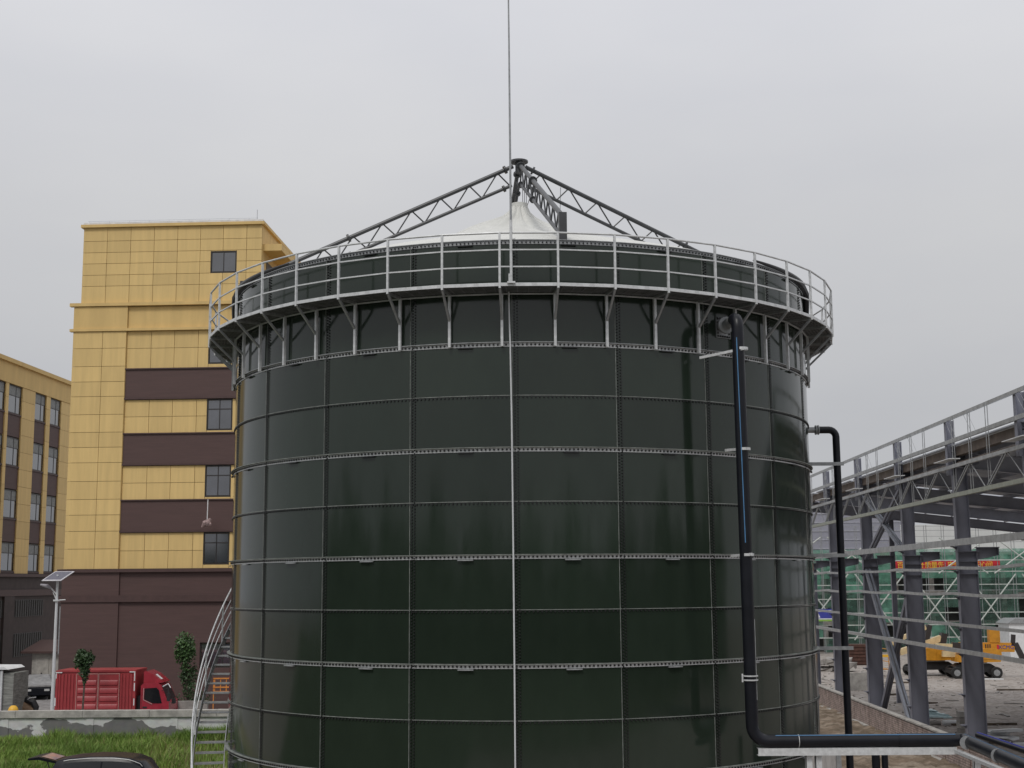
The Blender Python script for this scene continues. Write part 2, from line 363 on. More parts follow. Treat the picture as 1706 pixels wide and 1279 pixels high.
flm.add([cy(8.08,0,14.38),cy(8.74,0,14.38),cy(8.74,DP,14.38),cy(8.08,DP,14.38)],[(0,1,2,3)])
flm=flm.mesh('floor_plate',grating)
edm=MB().bar(cy(RO_-.01,0,14.385),cy(RO_-.01,DP,14.385),.03,.075).bar(cy(8.11,0,14.31),cy(8.11,DP,14.31),.03,.03).mesh('edge_angle',galv)
rlm=MB().bar(cy(RO_,0,0),cy(RO_,DP,0),.03,.03).mesh('rail',galv)
rtm=MB().tube([cy(RO_,0,0),cy(RO_,DP,0)],.024,8,False).mesh('handrail',galv)
for a in PT:
    b=link('bracket',upm,wk,rot=(0,0,a)); link('bracket_brace',dgm,b)
    link('post',pom,wk,rot=(0,0,a)); link('floor_plate',flm,wk,rot=(0,0,a)); link('edge_angle',edm,wk,rot=(0,0,a))
    link('handrail',rtm,wk,(0,0,15.57),(0,0,a)); link('rail',rlm,wk,(0,0,15.18),(0,0,a)); link('rail',rlm,wk,(0,0,14.79),(0,0,a))
# ---------------------------------------------------------------- roof truss tripod and membrane
tr=thing('roof_truss_frame','dark steel four-legged lattice truss frame meeting at a hub above the tank','roof truss',(TX,TY,15.6))
part('hub_plate',MB().tube([(0,0,4.42),(0,0,4.47)],.27,20).tube([(0,0,4.1),(0,0,4.42)],.11,12),truss_m,tr)
cb=MB()
for dx,dx2 in ((.1,.1),(.16,.15),(.2,.21),(.42,.22),(-.05,-.1)): cb.tube([(dx,-.05,4.0 if dx<.4 else 3.7),(dx2,-.05,3.05)],.009,5)
part('hanger_cable',cb,boltm,tr)
for th in (6.9,96.9,-83.1,186.9):
    a=R_(th); U0=cy(.18,a,4.30); U1=cy(7.88,a,.62); L0=cy(.22,a,3.72); L1=cy(7.75,a,.18)
    t_=part('truss',MB().tube([U0,U1],.062,10).tube([L0,L1],.05,10),truss_m,tr)
    w=MB(); k=9
    for i in range(k):
        f0=(i+.05)/k; f1=(i+.55)/k; f2=(i+1.05)/k
        w.tube([L0.lerp(L1,f0),U0.lerp(U1,f1*.98)],.022,6); w.tube([U0.lerp(U1,f1*.98),L0.lerp(L1,min(1,f2))],.022,6)
    part('web_bar',w,truss_m,t_)
    c=MB()
    for P0,P1,r in ((U0,U1,.12),(L0,L1,.10)):
        for f in (.03,.62 if th>90 or th<0 else .36):
            p=P0.lerp(P1,f); d=(P1-P0).normalized()*.03; c.tube([p-d,p+d],r,12)
    part('flange',c,truss_m,t_)
    c=MB(); c.bar(cy(7.9,a,.0),cy(7.9,a,.68),.18,.18,up=cy(1,a,0)); part('end_post',c,truss_m,t_)
# membrane
mb=MB(); prof=[(.24,3.05),(.32,2.86),(.5,2.68),(.7,2.54),(1.1,2.32),(1.6,2.08),(2.3,1.81),(3,1.58),(4,1.28),(5,.98),(6,.68),(7,.36),(7.6,.15),(7.96,.02)]
nseg=180; vs=[];fs=[]
for j,(r,z) in enumerate(prof):
    for i in range(nseg):
        a=2*math.pi*i/nseg
        amp=.05*math.exp(-((r-.9)/1.0)**2); rr=r; zz=z+.22*math.exp(-((r-1.5)/.9)**2)*max(0,-math.sin(a))+amp*(math.sin(a*17+1)+.5*math.sin(a*31))
        vs.append((rr*math.sin(a),-rr*math.cos(a),zz))
for j in range(len(prof)-1):
    for i in range(nseg): fs.append((j*nseg+i,j*nseg+(i+1)%nseg,(j+1)*nseg+(i+1)%nseg,(j+1)*nseg+i))
mb.add(vs,fs,True)
memb=thing('roof_membrane','white tent-like membrane cover rising to a point under the truss hub','tank cover',(TX,TY,15.6))
part('membrane_sheet',mb,membrane,memb); part('apex_collar',MB().tube([(0,0,3.02),(0,0,3.16)],.25,24),membrane,memb)
# ---------------------------------------------------------------- lightning rods and down conductor
lr=thing('lightning_rod','tall thin lightning rod rising from the walkway in front of the hub','lightning rod',(.0,29.32,14.4))
part('rod_base',MB().tube([(0,0,0),(0,0,1.45)],.032,8).box(-.09,.09,-.03,.03,0,.04),galv,lr)
part('rod',MB().tube([(0,0,1.45),(-.012,0,5.6),(-.03,0,9)],[.026,.02,.012],8),galvd,lr)
part('rod_clamp',MB().box(.02,.10,-.02,.04,1.0,1.03).box(.02,.08,-.02,.04,.75,.78).box(-.06,-.03,0,.1,.02,.22),galv,lr)
dc=thing('down_conductor','white flat conductor strap running down the tank face below the lightning rod','conductor',(0,29.9,0))
pts=[atY(x,y,30.02) for x,y in ((847.5,486),(848.5,530),(850,570),(852.5,700),(855,900),(857,1100),(858.5,1279),(860,1450))]
part('strap',MB().tube([p-Vector((0,29.9,0)) for p in pts],.019,6),lampw,dc)
r2=thing('short_spike','short thin spike standing behind the right truss of the tank roof','lightning rod',(3.45,42,15.7))
p0=atY(933,360,42);p1=atY(934,312,42); part('rod',MB().tube([p0-r2.location,p1-r2.location],.014,5),galvd,r2)
# ---------------------------------------------------------------- front downpipe
PX=atY(1241,900,30.6).x
py_=30.55
dp=thing('front_downpipe','thick black pipe with blue line coming down the right of the tank face','pipe',(PX,py_,0))
L=Vector((PX,py_,0))
def elbow(c,u,v,r,n=7): # quarter bend, centre c, from c+u*r to c+v*r
    return [c+(u*math.cos(k*math.pi/2/n)+v*math.sin(k*math.pi/2/n))*r for k in range(n+1)]
r=.14
zt=13.83; zb=atY(1262,1236,30.4).z
xt=atY(1230,590,py_).x-PX; xb=atY(1252,1180,py_).x-PX
ang=math.asin((PX+xt-.15-TX)/8.1)
n0=cy(RT+.02,R_(37.2),zt)+Vector((TX,TY,0))-L
n1=Vector((xt,0,zt))
dirn=(n1-n0); dirn.z=0; ln=dirn.length; dn=dirn.normalized()
pp=[n1-dn*.30]+[n1-dn*.22+Vector((0,0,0)),n1-dn*.10+Vector((0,0,-.03)),n1-dn*.02+Vector((0,0,-.12)),n1+Vector((0,0,-.26)),n1+Vector((0,0,-.4)),Vector((xb,0,zb+.9)),Vector((xb,0,zb+.4))]
pp+=[Vector((xb+.35,0,zb+.35))+(Vector((-1,0,0))*math.cos(t)+Vector((0,0,-1))*math.sin(t))*.35 for t in np.linspace(.15,math.pi/2,7)]
HX=atY(1598,1236,py_).x-PX
pp+=[Vector((HX-.3,0,zb)),Vector((HX,0,zb))]
part('pipe_run',MB().tube(pp,r,16),pipe_m,dp)
part('pipe_line',MB().tube([n1+Vector((-.05,-.128,-.5)),Vector((xb*.62-.03,-.132,zt-5.2))],.014,5),pipeline,dp,label='thin blue stripe on the black pipe')
part('pipe_line',MB().tube([Vector((xb+.12,-.07,zt-6.9)),Vector((xb+.12,-.07,zb+.9))],.008,5),galvd,dp)
part('pipe_line',MB().tube([Vector((xb+.5,-.07,zb+.125)),Vector((HX-.1,-.07,zb+.125))],.012,5),pipeline,dp)
part('pipe_sleeve',MB().tube([Vector((HX-1.35,0,zb)),Vector((HX-.15,0,zb))],r+.012,16),pipe_m,dp)
part('nozzle',MB().tube([n0,n1-dn*.22],.125,14).tube([n0+dn*.16,n0+dn*.2],.2,16).tube([n0+dn*.23,n0+dn*.27],.2,16),galvd,dp)
pl=MB(); a0_=R_(37.2); pl.arc(RT+.012,RT+.035,zt-.28,zt+.22,a0_-.033,a0_+.027,3)
part('nozzle_plate',pl,galvd,dp,loc=Vector((TX,TY,0))-L)
bb=MB()
for q in range(6):
    for s in (-1,1): bb.box(0,0,0,0,0,0) if False else None
for (da,dz) in [(-.028+.0095*k,e) for k in range(6) for e in (.19,-.245)]+[(e,-.17+.085*k) for k in range(5) for e in (-.028,.0195)]:
    c=cy(RT+.045,a0_+da,zt+dz); bb.box(c.x-.02,c.x+.02,c.y-.02,c.y+.02,c.z-.02,c.z+.02)
part('plate_bolt',bb,boltm,dp,loc=Vector((TX,TY,0))-L)
# clamps/stand-off arms
for (x0,y0,x1,y1) in ((1166,596,1242,580),(1209,750,1246,747),(1219,926,1252,923)):
    m_=MB(); p=atY(x0,y0,31.0)-L; q=atY(x1,y1,py_-.17)-L; m_.bar(p,q,.05,.06)
    c=atY(x1-7,y1+1,py_)-L; m_.arc(.145,.155,-.03,.03,0,2*math.pi,20)
    k=len(m_.v)-21*4
    m_.v[k:]=[(v[0]+c.x,v[1],v[2]+c.z) for v in m_.v[k:]]
    part('standoff_clamp',m_,galv,dp)
m_=MB(); zc=atY(1250,1129,py_).z
for dz in (-.045,.045): m_.arc(.146,.17,zc+dz-.014,zc+dz+.014,0,2*math.pi,20)
m_.box(-.2,-.17,-.05,0,zc-.09,zc+.09); part('pipe_band',m_,galv,dp,loc=(xb,0,0))
# continuation toward the right front, resting on the rack
Q0=L+Vector((HX,0,zb)); Q1=atY(1712,1279,26.5)
dp2=thing('rack_pipe','thick black pipe running along the rack toward the lower right corner','pipe',Q0)
part('pipe_run',MB().tube([(0,0,0),Vector((.12,-.05,0)),(Q1-Q0),(Q1-Q0)*1.6],.14,16),pipe_m,dp2)
d=(Q1-Q0)
part('pipe_line',MB().tube([Vector((.1,-.05,.13)),d*1.0+Vector((0,0,.135))],.009,5),pipeline,dp2)
for f in (.12,.6):
    p=d*f; part('pipe_strap',MB().tube([p-d.normalized()*.006,p+d.normalized()*.006],.144,16),galvd,dp2)
dp3=thing('thin_blue_pipe','thinner dark pipe with a blue edge lying behind the rack pipe at lower right','pipe',Q0+Vector((.55,.4,.05)))
part('pipe_run',MB().tube([(0,0,0),(Q1-Q0)*1.3+Vector((.25,0,0))],.06,12),pipe_m,dp3)
part('pipe_line',MB().tube([Vector((0,0,.06)),(Q1-Q0)*1.3+Vector((.25,0,.06))],.018,6),blue,dp3)
for fx in (1404,):
    pass
rk=thing('pipe_rack','grey steel channel rack carrying the black pipe past the tank bottom','pipe rack',(PX+.2,py_,0))
LR=Vector((PX+.2,py_,0))
zr=zb-.145
bx0=atY(1262,1250,py_).x-LR.x; bx1=atY(1592,1250,py_).x-LR.x
part('channel_beam',MB().box(bx0,bx1,-.1,-.09,zr-.16,zr).box(bx0,bx1,-.09,.1,zr-.012,zr-.001).box(bx0,bx1,-.09,.1,zr-.16,zr-.15),galv,rk)
d2=(Q1-Q0)*1.5
e0=Vector((bx1,-.05,zr-.09)); part('channel_beam',MB().bar(e0,e0+Vector((d2.x,d2.y,0))-Vector((.15,0,0)),.12,.07),galv,rk)
for x_ in (1348,1364,1628):
    p=atY(x_,1262,py_ if x_<1500 else py_-.75)-LR
    part('rack_post',MB().box(p.x-.07,p.x+.07,p.y-.0,p.y+.012,0,zr-.17).box(p.x-.07,p.x-.058,p.y,p.y+.12,0,zr-.17),galv,rk)
for x_ in (1330,1510):
    p=atY(x_,1236,py_)-LR; part('tie_wire',MB().tube([Vector((p.x-.006,0,zb)),Vector((p.x+.006,0,zb))],.147,16),galv,rk)
for i,x_ in enumerate((1459,1474)):
    p=atY(x_,1262,31.6); o=thing('riser_pipe','dark riser pipe standing under the rack, %s of two'%('left' if i==0 else 'right'),'pipe',(p.x,p.y,0),group='riser pipes under the rack')
    part('pipe_run',MB().tube([(0,0,0),(0,0,zr-.2)],.075+.02*(i==0),12),pipe_m,o)
o=thing('equipment_cabinet','pale streaked sheet cabinet standing below the rack beside the tank','cabinet',(atY(1376,1262,32).x,32.2,0))
part('cabinet_body',MB().box(-.28,.28,0,.6,0,zr-.3),mat('streaked_sheet',(.42,.40,.39),rough=.7,var=.2,scale=4,stretch=(3,3,.4)),o); part('cabinet_frame',MB().box(.285,.4,-.02,.1,0,zr-.25).box(-.36,-.285,-.02,.1,0,zr-.25),galvd,o)
# ---------------------------------------------------------------- side pipe on the right
YP=38.2
sp_=thing('side_downpipe','slim black pipe standing clear of the tank on its right side','pipe',(atY(1404,900,YP).x,YP,0))
LS=Vector(sp_.location)
za=atY(1380,716,YP).z; xa=atY(1394,760,YP).x-LS.x; xe=atY(1413,1200,YP).x-LS.x
n_=atY(1347,716,YP)-LS
pts=[Vector((atY(1364,716,YP).x-LS.x,0,za)),Vector((xa-.2,0,za))]+[Vector((xa-.2,0,za-.2))+(Vector((0,0,1))*math.cos(t)+Vector((1,0,0))*math.sin(t))*.2 for t in np.linspace(.3,math.pi/2,5)]+[Vector((xe,0,0))]
part('pipe_run',MB().tube(pts,.102,14),pipe_m,sp_)
xf=atY(1361,716,YP).x-LS.x
part('nozzle',MB().tube([Vector((n_.x-.4,0,za)),Vector((xf,0,za))],.085,12),galvd,sp_)
part('flange',MB().tube([(xf-.05,0,za),(xf-.02,0,za)],.14,14).tube([(xf+.02,0,za),(xf+.05,0,za)],.14,14),galvd,sp_)
for (y_,x0,x1) in ((773,1346,1404),(925,1350,1411),(1079,1358,1420)):
    p=atY(x0,y_,YP)-LS; q=atY(x1,y_,YP)-LS; part('standoff_arm',MB().bar(Vector((p.x-.2,-.12,q.z)),Vector((q.x,-.12,q.z)),.02,.10),galvd,sp_)
# ---------------------------------------------------------------- spiral stair
st=thing('spiral_stair','galvanised curved stair climbing round the left side of the tank','stair',(TX,TY,0))
A=lambda z:R_(-56.5-(25.5/3.5)*z)
trm=MB().box(-.13,.13,-8.86,-8.12,-.02,.02).box(-.13,-.11,-8.86,-8.12,-.05,.02).mesh('tread',galvd)
nst=58
for i in range(nst):
    z=.24*(i+1)
    if z>14.2: break
    link('tread',trm,st,(0,0,z),(0,0,A(z)))
for rr_,nm in ((8.90,'stringer'),(8.10,'stringer')):
    pts=[cy(rr_,A(z),z) for z in np.linspace(0,14.3,80)]
    m_=MB()
    for p,q in zip(pts,pts[1:]): m_.bar(p,q,.02,.20)
    part(nm,m_,galvd,st)
for h_ in (1.05,.72,.38):
    pts=[cy(8.94,A(z),z+h_) for z in np.linspace(0,14.3,90)]
    part('handrail' if h_>1 else 'rail',MB().tube(pts,.024 if h_>1 else .016,7),galv,st)
for i in range(0,13):
    z=.3+1.16*i; p=cy(8.93,A(z),z); part('post',MB().bar(p,p+Vector((0,0,1.06)),.04,.04),galv,st)
# ---------------------------------------------------------------- main yellow building
AZ=R_(-3)
C0=atY(437,373,80)
def to_local(p,O,az):
    d=Vector((p.x-O.x,p.y-O.y)); c,s=math.cos(-az),math.sin(-az); return (c*d.x-s*d.y, s*d.x+c*d.y, p.z)
def on_face(px,py,O=C0,az=AZ,yl=0):
    d=ray(px,py); n=Vector((-math.sin(az),math.cos(az),0)); o=Vector((O.x,O.y,0))+n*yl
    k=(o.dot(n))/(d.dot(n)); p=d*k+Vector((0,0,CZ)); return to_local(p,O,az)
FX=lambda px,py=700:on_face(px,py)[0]
FZ=lambda px,py:on_face(px,py)[2]
mainb=thing('office_block','tall yellow block with brown bands and blank end wall left of the tank','building',(C0.x,C0.y,0),AZ)
ztop=FZ(300,376); XL=FX(125,510); XLu=FX(140,380); XB=FX(212,560); ZL2=FZ(212,507); ZL1=FZ(212,549); ZB=8.78
# core walls
part('wall',MB().box(XL+.12,7,.12,15,0,ZL2).box(XLu+.12,-.05,.12,15,ZL2,ztop),joint,mainb)
part('roof_edge',MB().box(XLu-.14,.16,-.16,15,ztop-.02,ztop+.16),yel2,mainb)
part('roof_flashing',MB().box(XLu+.0,.05,-.05,15,ztop+.163,ztop+.30),capw,mainb)
w_=MB().tube([(XLu+.2,.1,ztop+.42),(-.3,.1,ztop+.42)],.007,4)
for i in range(9): x_=XLu+.3+i*1.25; w_.tube([(x_,.1,ztop+.3),(x_,.1,ztop+.42)],.007,4)
w_.tube([(-.35,.1,ztop+.3),(-.35,.1,ztop+.95)],.014,4)
part('lightning_wire',w_,galvd,mainb)
cnt=0
def pnl(x0,x1,z0,z1,m=yel,proud=0,parent=mainb,g=.012,name='panel'):
    part(name,MB().box(x0+g,x1-g,-.0-proud,.115-proud,z0+g,z1-g),m,parent)
# upper block panels 6 rows, 8 cols, round the window
xw0,xw1=FX(351,436),FX(394,436); zw0,zw1=FZ(372,454),FZ(372,418)
cols=[XLu]+[FX(x,400) for x in (179,218,257,296,334,372,411)]+[0]
rows=[ztop-.02]+[FZ(200,y) for y in (401,420,438.5,457.5,476)]+[ZL2+.12]
for j in range(6):
    for i in range(8):
        x0,x1,z1,z0=cols[i],cols[i+1],rows[j],rows[j+1]
        ov=not(x1<=xw0+.02 or x0>=xw1-.02 or z1<=zw0+.02 or z0>=zw1-.02)
        if not ov: pnl(x0,x1,z0,z1); continue
        if x0<xw0-.05: pnl(x0,xw0,z0,z1)
        if x1>xw1+.05: pnl(xw1,x1,z0,z1)
        X0,X1=max(x0,xw0),min(x1,xw1)
        if z1>zw1+.05: pnl(X0,X1,zw1,z1)
        if z0<zw0-.05: pnl(X0,X1,z0,zw0)
def window(x0,x1,z0,z1,parent,trans=None,mull=(.5,),yf=0.05,lit=False):
    f=MB(); t=.06
    f.box(x0,x1,yf-.03,yf+.05,z0,z0+t).box(x0,x1,yf-.03,yf+.05,z1-t,z1).box(x0,x0+t,yf-.03,yf+.05,z0+t,z1-t).box(x1-t,x1,yf-.03,yf+.05,z0+t,z1-t)
    xs=[x0+(x1-x0)*m for m in mull]
    for xm in xs: f.box(xm-.025,xm+.025,yf-.025,yf+.05,z0+t,z1-t)
    if trans: f.box(x0+t,x1-t,yf-.028,yf+.052,trans-.03,trans+.03)
    w=part('window',f,frame_m,parent)
    xe=[x0+t]+xs+[x1-t]; ze=[z0+t,trans,z1-t] if trans else [z0+t,z1-t]
    for a,b in zip(xe,xe[1:]):
        for c,d_ in zip(ze,ze[1:]): part('pane',MB().box(a+.026,b-.026,yf,yf+.012,c+.031,d_-.031),glass,w)
    return w
window(xw0,xw1,zw0,zw1,mainb)
# ledges
part('ledge',MB().box(XL-.25,.2,-.22,.1,ZL2-.11,ZL2+.09),yel2,mainb)
part('ledge',MB().box(XL-.2,6.9,-.21,.1,ZL1-.10,ZL1+.06),yel2,mainb)
pnl(XL,XB+.012,ZL1+.07,ZL2-.14,yel2,proud=.12,g=.0); pnl(XB,6.9,ZL1+.07,ZL2-.14,yel2,proud=-.02)

# left pier panels: two columns
xm=FX(167,700)
rws=[ZL1-.11]+[FZ(150,y) for y in (581,611,636.5,661,691,720.5,745.5,771,802,832,858,885,914.5)]+[ZB]
for j in range(len(rws)-1):
    part('pier_return',MB().box(XB-.012,XB-.002,-.119,.11,rws[j+1],rws[j]-.012),yel2,mainb) if True else None; pnl(XL,xm,rws[j+1],rws[j],proud=.12); pnl(xm,XB-.02,rws[j+1],rws[j],proud=.12)
# storey strips
XW0=FX(345,690)-.02; XW1=FX(387,690); XE=6.9
cs=[XB]+[FX(x,690) for x in (248,287,327)]
tops=[(ZL1-.11,20.8),(18.9,16.85),(14.9,12.85),(10.9,ZB)]
wins=[(21.05,22.95),(17.0,18.9),(13.0,14.9),(9.0,10.9)]
for (z1,z0),(a,b) in zip(tops,wins):
    zm=(z0+z1)/2 if z1<20 else None
    rr_=[z1,zm,z0] if zm else [z1,FZ(240,580),z0]
    for j in range(2):
        for x0,x1 in zip(cs,cs[1:]+[XW0]): pnl(x0,x1,rr_[j+1],rr_[j])
    if z1>20: pnl(XW0,XW1,b,z1); pnl(XW0,XW1,z0,a)
    else: pnl(XW0,XW1,z0,a) if a-z0>.06 else None
    window(XW0,XW1,a,min(b,z1-.003),mainb,trans=b-.62)
    for x0 in np.arange(XW1,XE,1.4): pnl(x0,min(x0+1.4,XE),z0,z1)
for z0,z1 in ((18.9,20.8),(14.9,16.85),(10.9,12.85)):
    part('brown_band',MB().box(XB,XE,-.06,.08,z0+.14,z1-.05),brn,mainb)
    part('band_sill',MB().box(XB-.02,XE,-.14,.08,z1-.047,z1+.03),brnd,mainb); part('band_sill',MB().box(XB-.02,XE,-.12,.08,z0+.02,z0+.137),brnd,mainb)
# base
XP=FX(197,1050)
part('base_cladding',MB().box(XL-.05,XP,-.16,.11,FZ(150,992),ZB-.2),brn,mainb); part('base_cladding',MB().box(XP,7,-.06,.11,FZ(150,992),ZB-.2),brn,mainb)
part('base_cladding',MB().box(XL-.05,XP,-.16,.11,0,FZ(150,1003)),brn,mainb)
wx0,wx1=FX(333,1090),FX(390,1090); wz0,wz1=FZ(350,1112),FZ(350,1070)
part('base_cladding',MB().box(XP,wx0,-.06,.11,0,FZ(150,1003)).box(wx0,7,-.06,.11,wz1,FZ(150,1003)).box(wx0,7,-.06,.11,0,wz0).box(wx1,7,-.06,.11,wz0,wz1),brn,mainb)
window(wx0,wx1,wz0,wz1,mainb,mull=(.33,.66))
part('base_ledge',MB().box(XL-.3,7,-.3,.1,ZB-.2,ZB+.0),brnd,mainb); part('base_ledge',MB().box(XL-.2,7,-.24,.1,FZ(150,1003),FZ(150,992)),brnd,mainb)
part('downpipe',MB().box(XL-.14,XL-.06,-.1,0,FZ(107,1090),FZ(107,1010)),galvd,mainb)
# side (right-hand) face of the upper block with its projecting slab
zs=FZ(439,404)
sm=MB().box(-.0495,.0,0.12,8,ZL2,ztop-.02); part('side_wall',sm,yel2,mainb)
part('canopy_slab',MB().box(.002,1.15,.35,11,zs-.42,zs),yel2,mainb); part('roof_flashing',MB().box(.16,1.2,6.5,11,zs+.002,zs+.12),capw,mainb)
part('side_window',MB().box(.0,.03,1.2,3.0,zs-3.0,zs-.9),frame_m,mainb)
# hanging bundle
ph=on_face(346,872); pt=on_face(346,835)
hb=thing('hanging_bundle','pale cloth bundle hanging on a strap against the lowest brown band','bundle',(0,0,0))
hp=atY(345,872,79.2); hb.location=hp; tp=atY(346.5,832,79.2)
part('strap',MB().tube([(0,0,.2),tp-hp],.03,5),white,hb)
pinky=mat('pink_cloth',(.42,.30,.29),rough=.8,var=.3,scale=6)
part('cloth',MB().tube([(-.3,0,-.22),(-.15,-.03,.0),(.05,0,.08),(.22,0,.27)],[.05,.17,.2,.08],8).tube([(-.05,-.05,-.1),(.25,0,-.02)],[.1,.12],8),pinky,hb)
# ---------------------------------------------------------------- long yellow wing behind, far left
CF=atY(62,800,107)
CFo=Vector((CF.x,CF.y,0))
wing=thing('factory_wing','long yellow and brown wing with tall windows at the far left edge','building',(CF.x,CF.y,0),AZ)
def on_side(px,py,O=CF,az=AZ):
    d=ray(px,py); n=Vector((math.cos(az),math.sin(az),0)); o=Vector((O.x,O.y,0)); k=o.dot(n)/d.dot(n); p=d*k+Vector((0,0,CZ)); return to_local(p,O,az)
Y0=-16; Y1=on_side(121,800)[1]
zr_=on_side(62,621)[2]
SY=lambda px:on_side(px,800)[1]
part('wall',MB().box(-14,-.45,Y0,Y1,0,zr_),joint,wing)
part('roof_edge',MB().box(-14,.25,Y0,Y1,zr_-.02,zr_+.3),yel2,wing)
part('parapet_band',MB().box(-.448,.05,Y0,Y1,23.15,zr_-.022),yel2,wing)
bays=[(SY(10)-.2,SY(31)),(SY(53),SY(72)),(SY(79),SY(97))]
wd=bays[0][1]-bays[0][0]
bays=[(Y0+.3,bays[0][0]-.55)]+bays
edges=[Y0]
for i,(a,b) in enumerate(bays): edges+=[a,b]
edges.append(Y1)
for i in range(0,len(edges),2):
    a,b=edges[i],edges[i+1]
    if b-a<.1: continue
    z=ZB
    k=0
    while z<23.1:
        z1=min(z+1.33,23.148); part('panel',MB().box(-.1,0.0,a+.01,b-.01,z+.01,z1-.01),yel,wing); z+=1.33
    part('pier_return',MB().box(-.448,-.101,a,b,ZB,23.148),yel2,wing)
for bi,(a,b) in enumerate(bays):
    for r_i in range(4):
        z1=23.1-4*r_i; z0=z1-2.15; x=-.14
        f=MB(); f.box(x-.02,x+.04,a,b,z1-.07,z1).box(x-.02,x+.04,a,b,z0,z0+.07).box(x-.02,x+.04,a,a+.07,z0+.07,z1-.07).box(x-.02,x+.04,b-.07,b,z0+.07,z1-.07)
        n_=3 if b-a>3 else 2
        ym=[a+(b-a)*(.62 if n_==2 else (k+1)/3) for k in range(n_-1)]
        for y_ in ym: f.box(x-.015,x+.035,y_-.03,y_+.03,z0+.07,z1-.07)
        f.box(x-.018,x+.038,a+.07,b-.07,z1-.82,z1-.76)
        w=part('window',f,frame_m,wing)
        ye=[a+.07]+ym+[b-.07]
        for p_,q_ in zip(ye,ye[1:]):
            part('pane',MB().box(x,x+.012,p_+.031,q_-.031,z1-.76,z1-.071),blind,w); part('pane',MB().box(x,x+.012,p_+.031,q_-.031,z0+.071,z1-.82),glass,w)
        part('spandrel',MB().box(-.445,-.09,a+.005,b-.005,z0-1.78,z0-.12) if r_i<3 else MB().box(-.445,-.09,a+.005,b-.005,ZB+.0,z0-.12) ,brn,wing)
        part('sill',MB().box(-.445,-.02,a-.06,b+.06,z0-.118,z0-.01),brnd,wing)
part('base_wall',MB().box(-.448,-.02,Y0,Y1,0,ZB-.25),dkgrey,wing)
part('base_ledge',MB().box(-.448,.2,Y0,Y1,ZB-.25,ZB-.003),brnd,wing)
part('base_ledge',MB().box(-.018,.15,Y0,Y1,on_side(60,992)[2],on_side(60,986)[2]+.2),brnd,wing)
def grille(y0,y1,z0,z1):
    g_=part('grille_window',MB().box(-.02,.012,y0,y1,z0,z1),frame_m,wing)
    b_=MB()
    for k in range(int((y1-y0)/.42)+1): yy=y0+.15+k*.42; b_.box(.013,.05,yy,yy+.16,z0+.04,z1-.04)
    part('grille_bar',b_,mat('grille_dull',(.06,.06,.058),rough=.6),g_)
gz=[(on_side(60,1026)[2],on_side(60,998)[2]),(on_side(60,1090)[2],on_side(60,1052)[2])]
for (a,b) in ((SY(34),SY(80)),(SY(-20),SY(14))):
    for z0,z1 in gz: grille(a,b,z0,z1)
for y_ in (SY(20),): part('pier',MB().box(-.017,.14,y_-.6,y_+1.2,0,on_side(60,992)[2]-.01),dkgrey,wing)
# link infill (dark gap between the two)
pj_=atY(118,1000,107)
# ---------------------------------------------------------------- utility hut, covered car
hut=thing('utility_hut','small grey hut with double doors and sloped roof at the wing foot','hut',(atY(80,1110,99).x,99,0),AZ)
part('hut_wall',MB().box(-1.2,1.35,0,3,0,3.0),concl,hut); part('hut_roof',MB().prism([(-.4,3.0),(3.2,3.7),(3.2,3.85),(-.4,3.15)],-1.9,1.5,'x'),brnd,hut)
for x_ in (-.9,.12): part('door',MB().box(x_,x_+.95,-.04,-.002,.6,2.7),concl,hut); part('door',MB().box(x_+.4,x_+.5,-.06,-.041,1.5,1.62),frame_m,hut)
def car_body(L_,prof,hw_b,hw_r):
    """prof: list of (x, zlow, zbelt, zroof). returns lofted shell"""
    mb=MB(); vs=[]; m=12
    for (x,zl,zb_,zr2) in prof:
        hb=hw_b; hr=hw_b-(hw_b-hw_r)*min(1,max(0,(zr2-zb_)/.5))
        s=[(-hb*.96,zl),(-hb,zl+.15),(-hb,zb_-.1),(-hb*.985,zb_),(-hr,zr2-.05*min(1,(zr2-zb_)/.3)),(-hr*.93,zr2)]
        ring=s+[(-y,z) for y,z in reversed(s)]
        vs+=[(x,y,z) for y,z in ring]
    fs=[]
    for i in range(len(prof)-1):
        for j in range(m): fs.append((i*m+j,i*m+(j+1)%m,(i+1)*m+(j+1)%m,(i+1)*m+j))
    fs+=[tuple(range(m))[::-1],tuple(range((len(prof)-1)*m,len(prof)*m))]
    return mb.add(vs,fs,True)
def wheel(parent,x,y,z,r,w,axis='y',rim=galvd):
    q=(0,w/2,0) if axis=='y' else (w/2,0,0); q=Vector(q)
    o=part('wheel',MB().tube([-q,-q*.8,q*.8,q],[r*.9,r,r,r*.9],18),tyre,parent,(x,y,z))
    part('rim',MB().tube([-q*1.02,q*1.02],r*.55,14),rim,o); return o
cc=thing('covered_car','parked black car half hidden under a silver-grey dust sheet','car',(atY(64,1150,97).x,97,0),R_(-72))
pf=[(-2.2,.35,.75,.78),(-2.0,.28,.85,.9),(-1.2,.25,.92,.98),(-.7,.25,.95,1.25),(-.1,.25,.97,1.48),(.8,.25,.97,1.5),(1.5,.25,.98,1.42),(2.1,.3,.95,1.05),(2.25,.4,.85,.9)]
o_=MB(); o_=car_body(4.5,[(-x,a,b,c) for x,a,b,c in pf],.88,.62); part('car_body',o_,blackc,cc)
cv=[(-x*1.04,max(.75 if x<-1 else .35,0),b+.06,c+.09) for x,a,b,c in pf[1:]]
cm=car_body(4.6,cv,.95,.72); part('dust_sheet',cm,tarp,cc)
for sx in (-1.35,1.35):
    for sy in (-.8,.8): wheel(cc,sx,sy,.33,.33,.22)
for sy in (-.6,.6): part('headlight',MB().box(2.19,2.24,sy-.17,sy+.17,.62,.76),galv,cc)
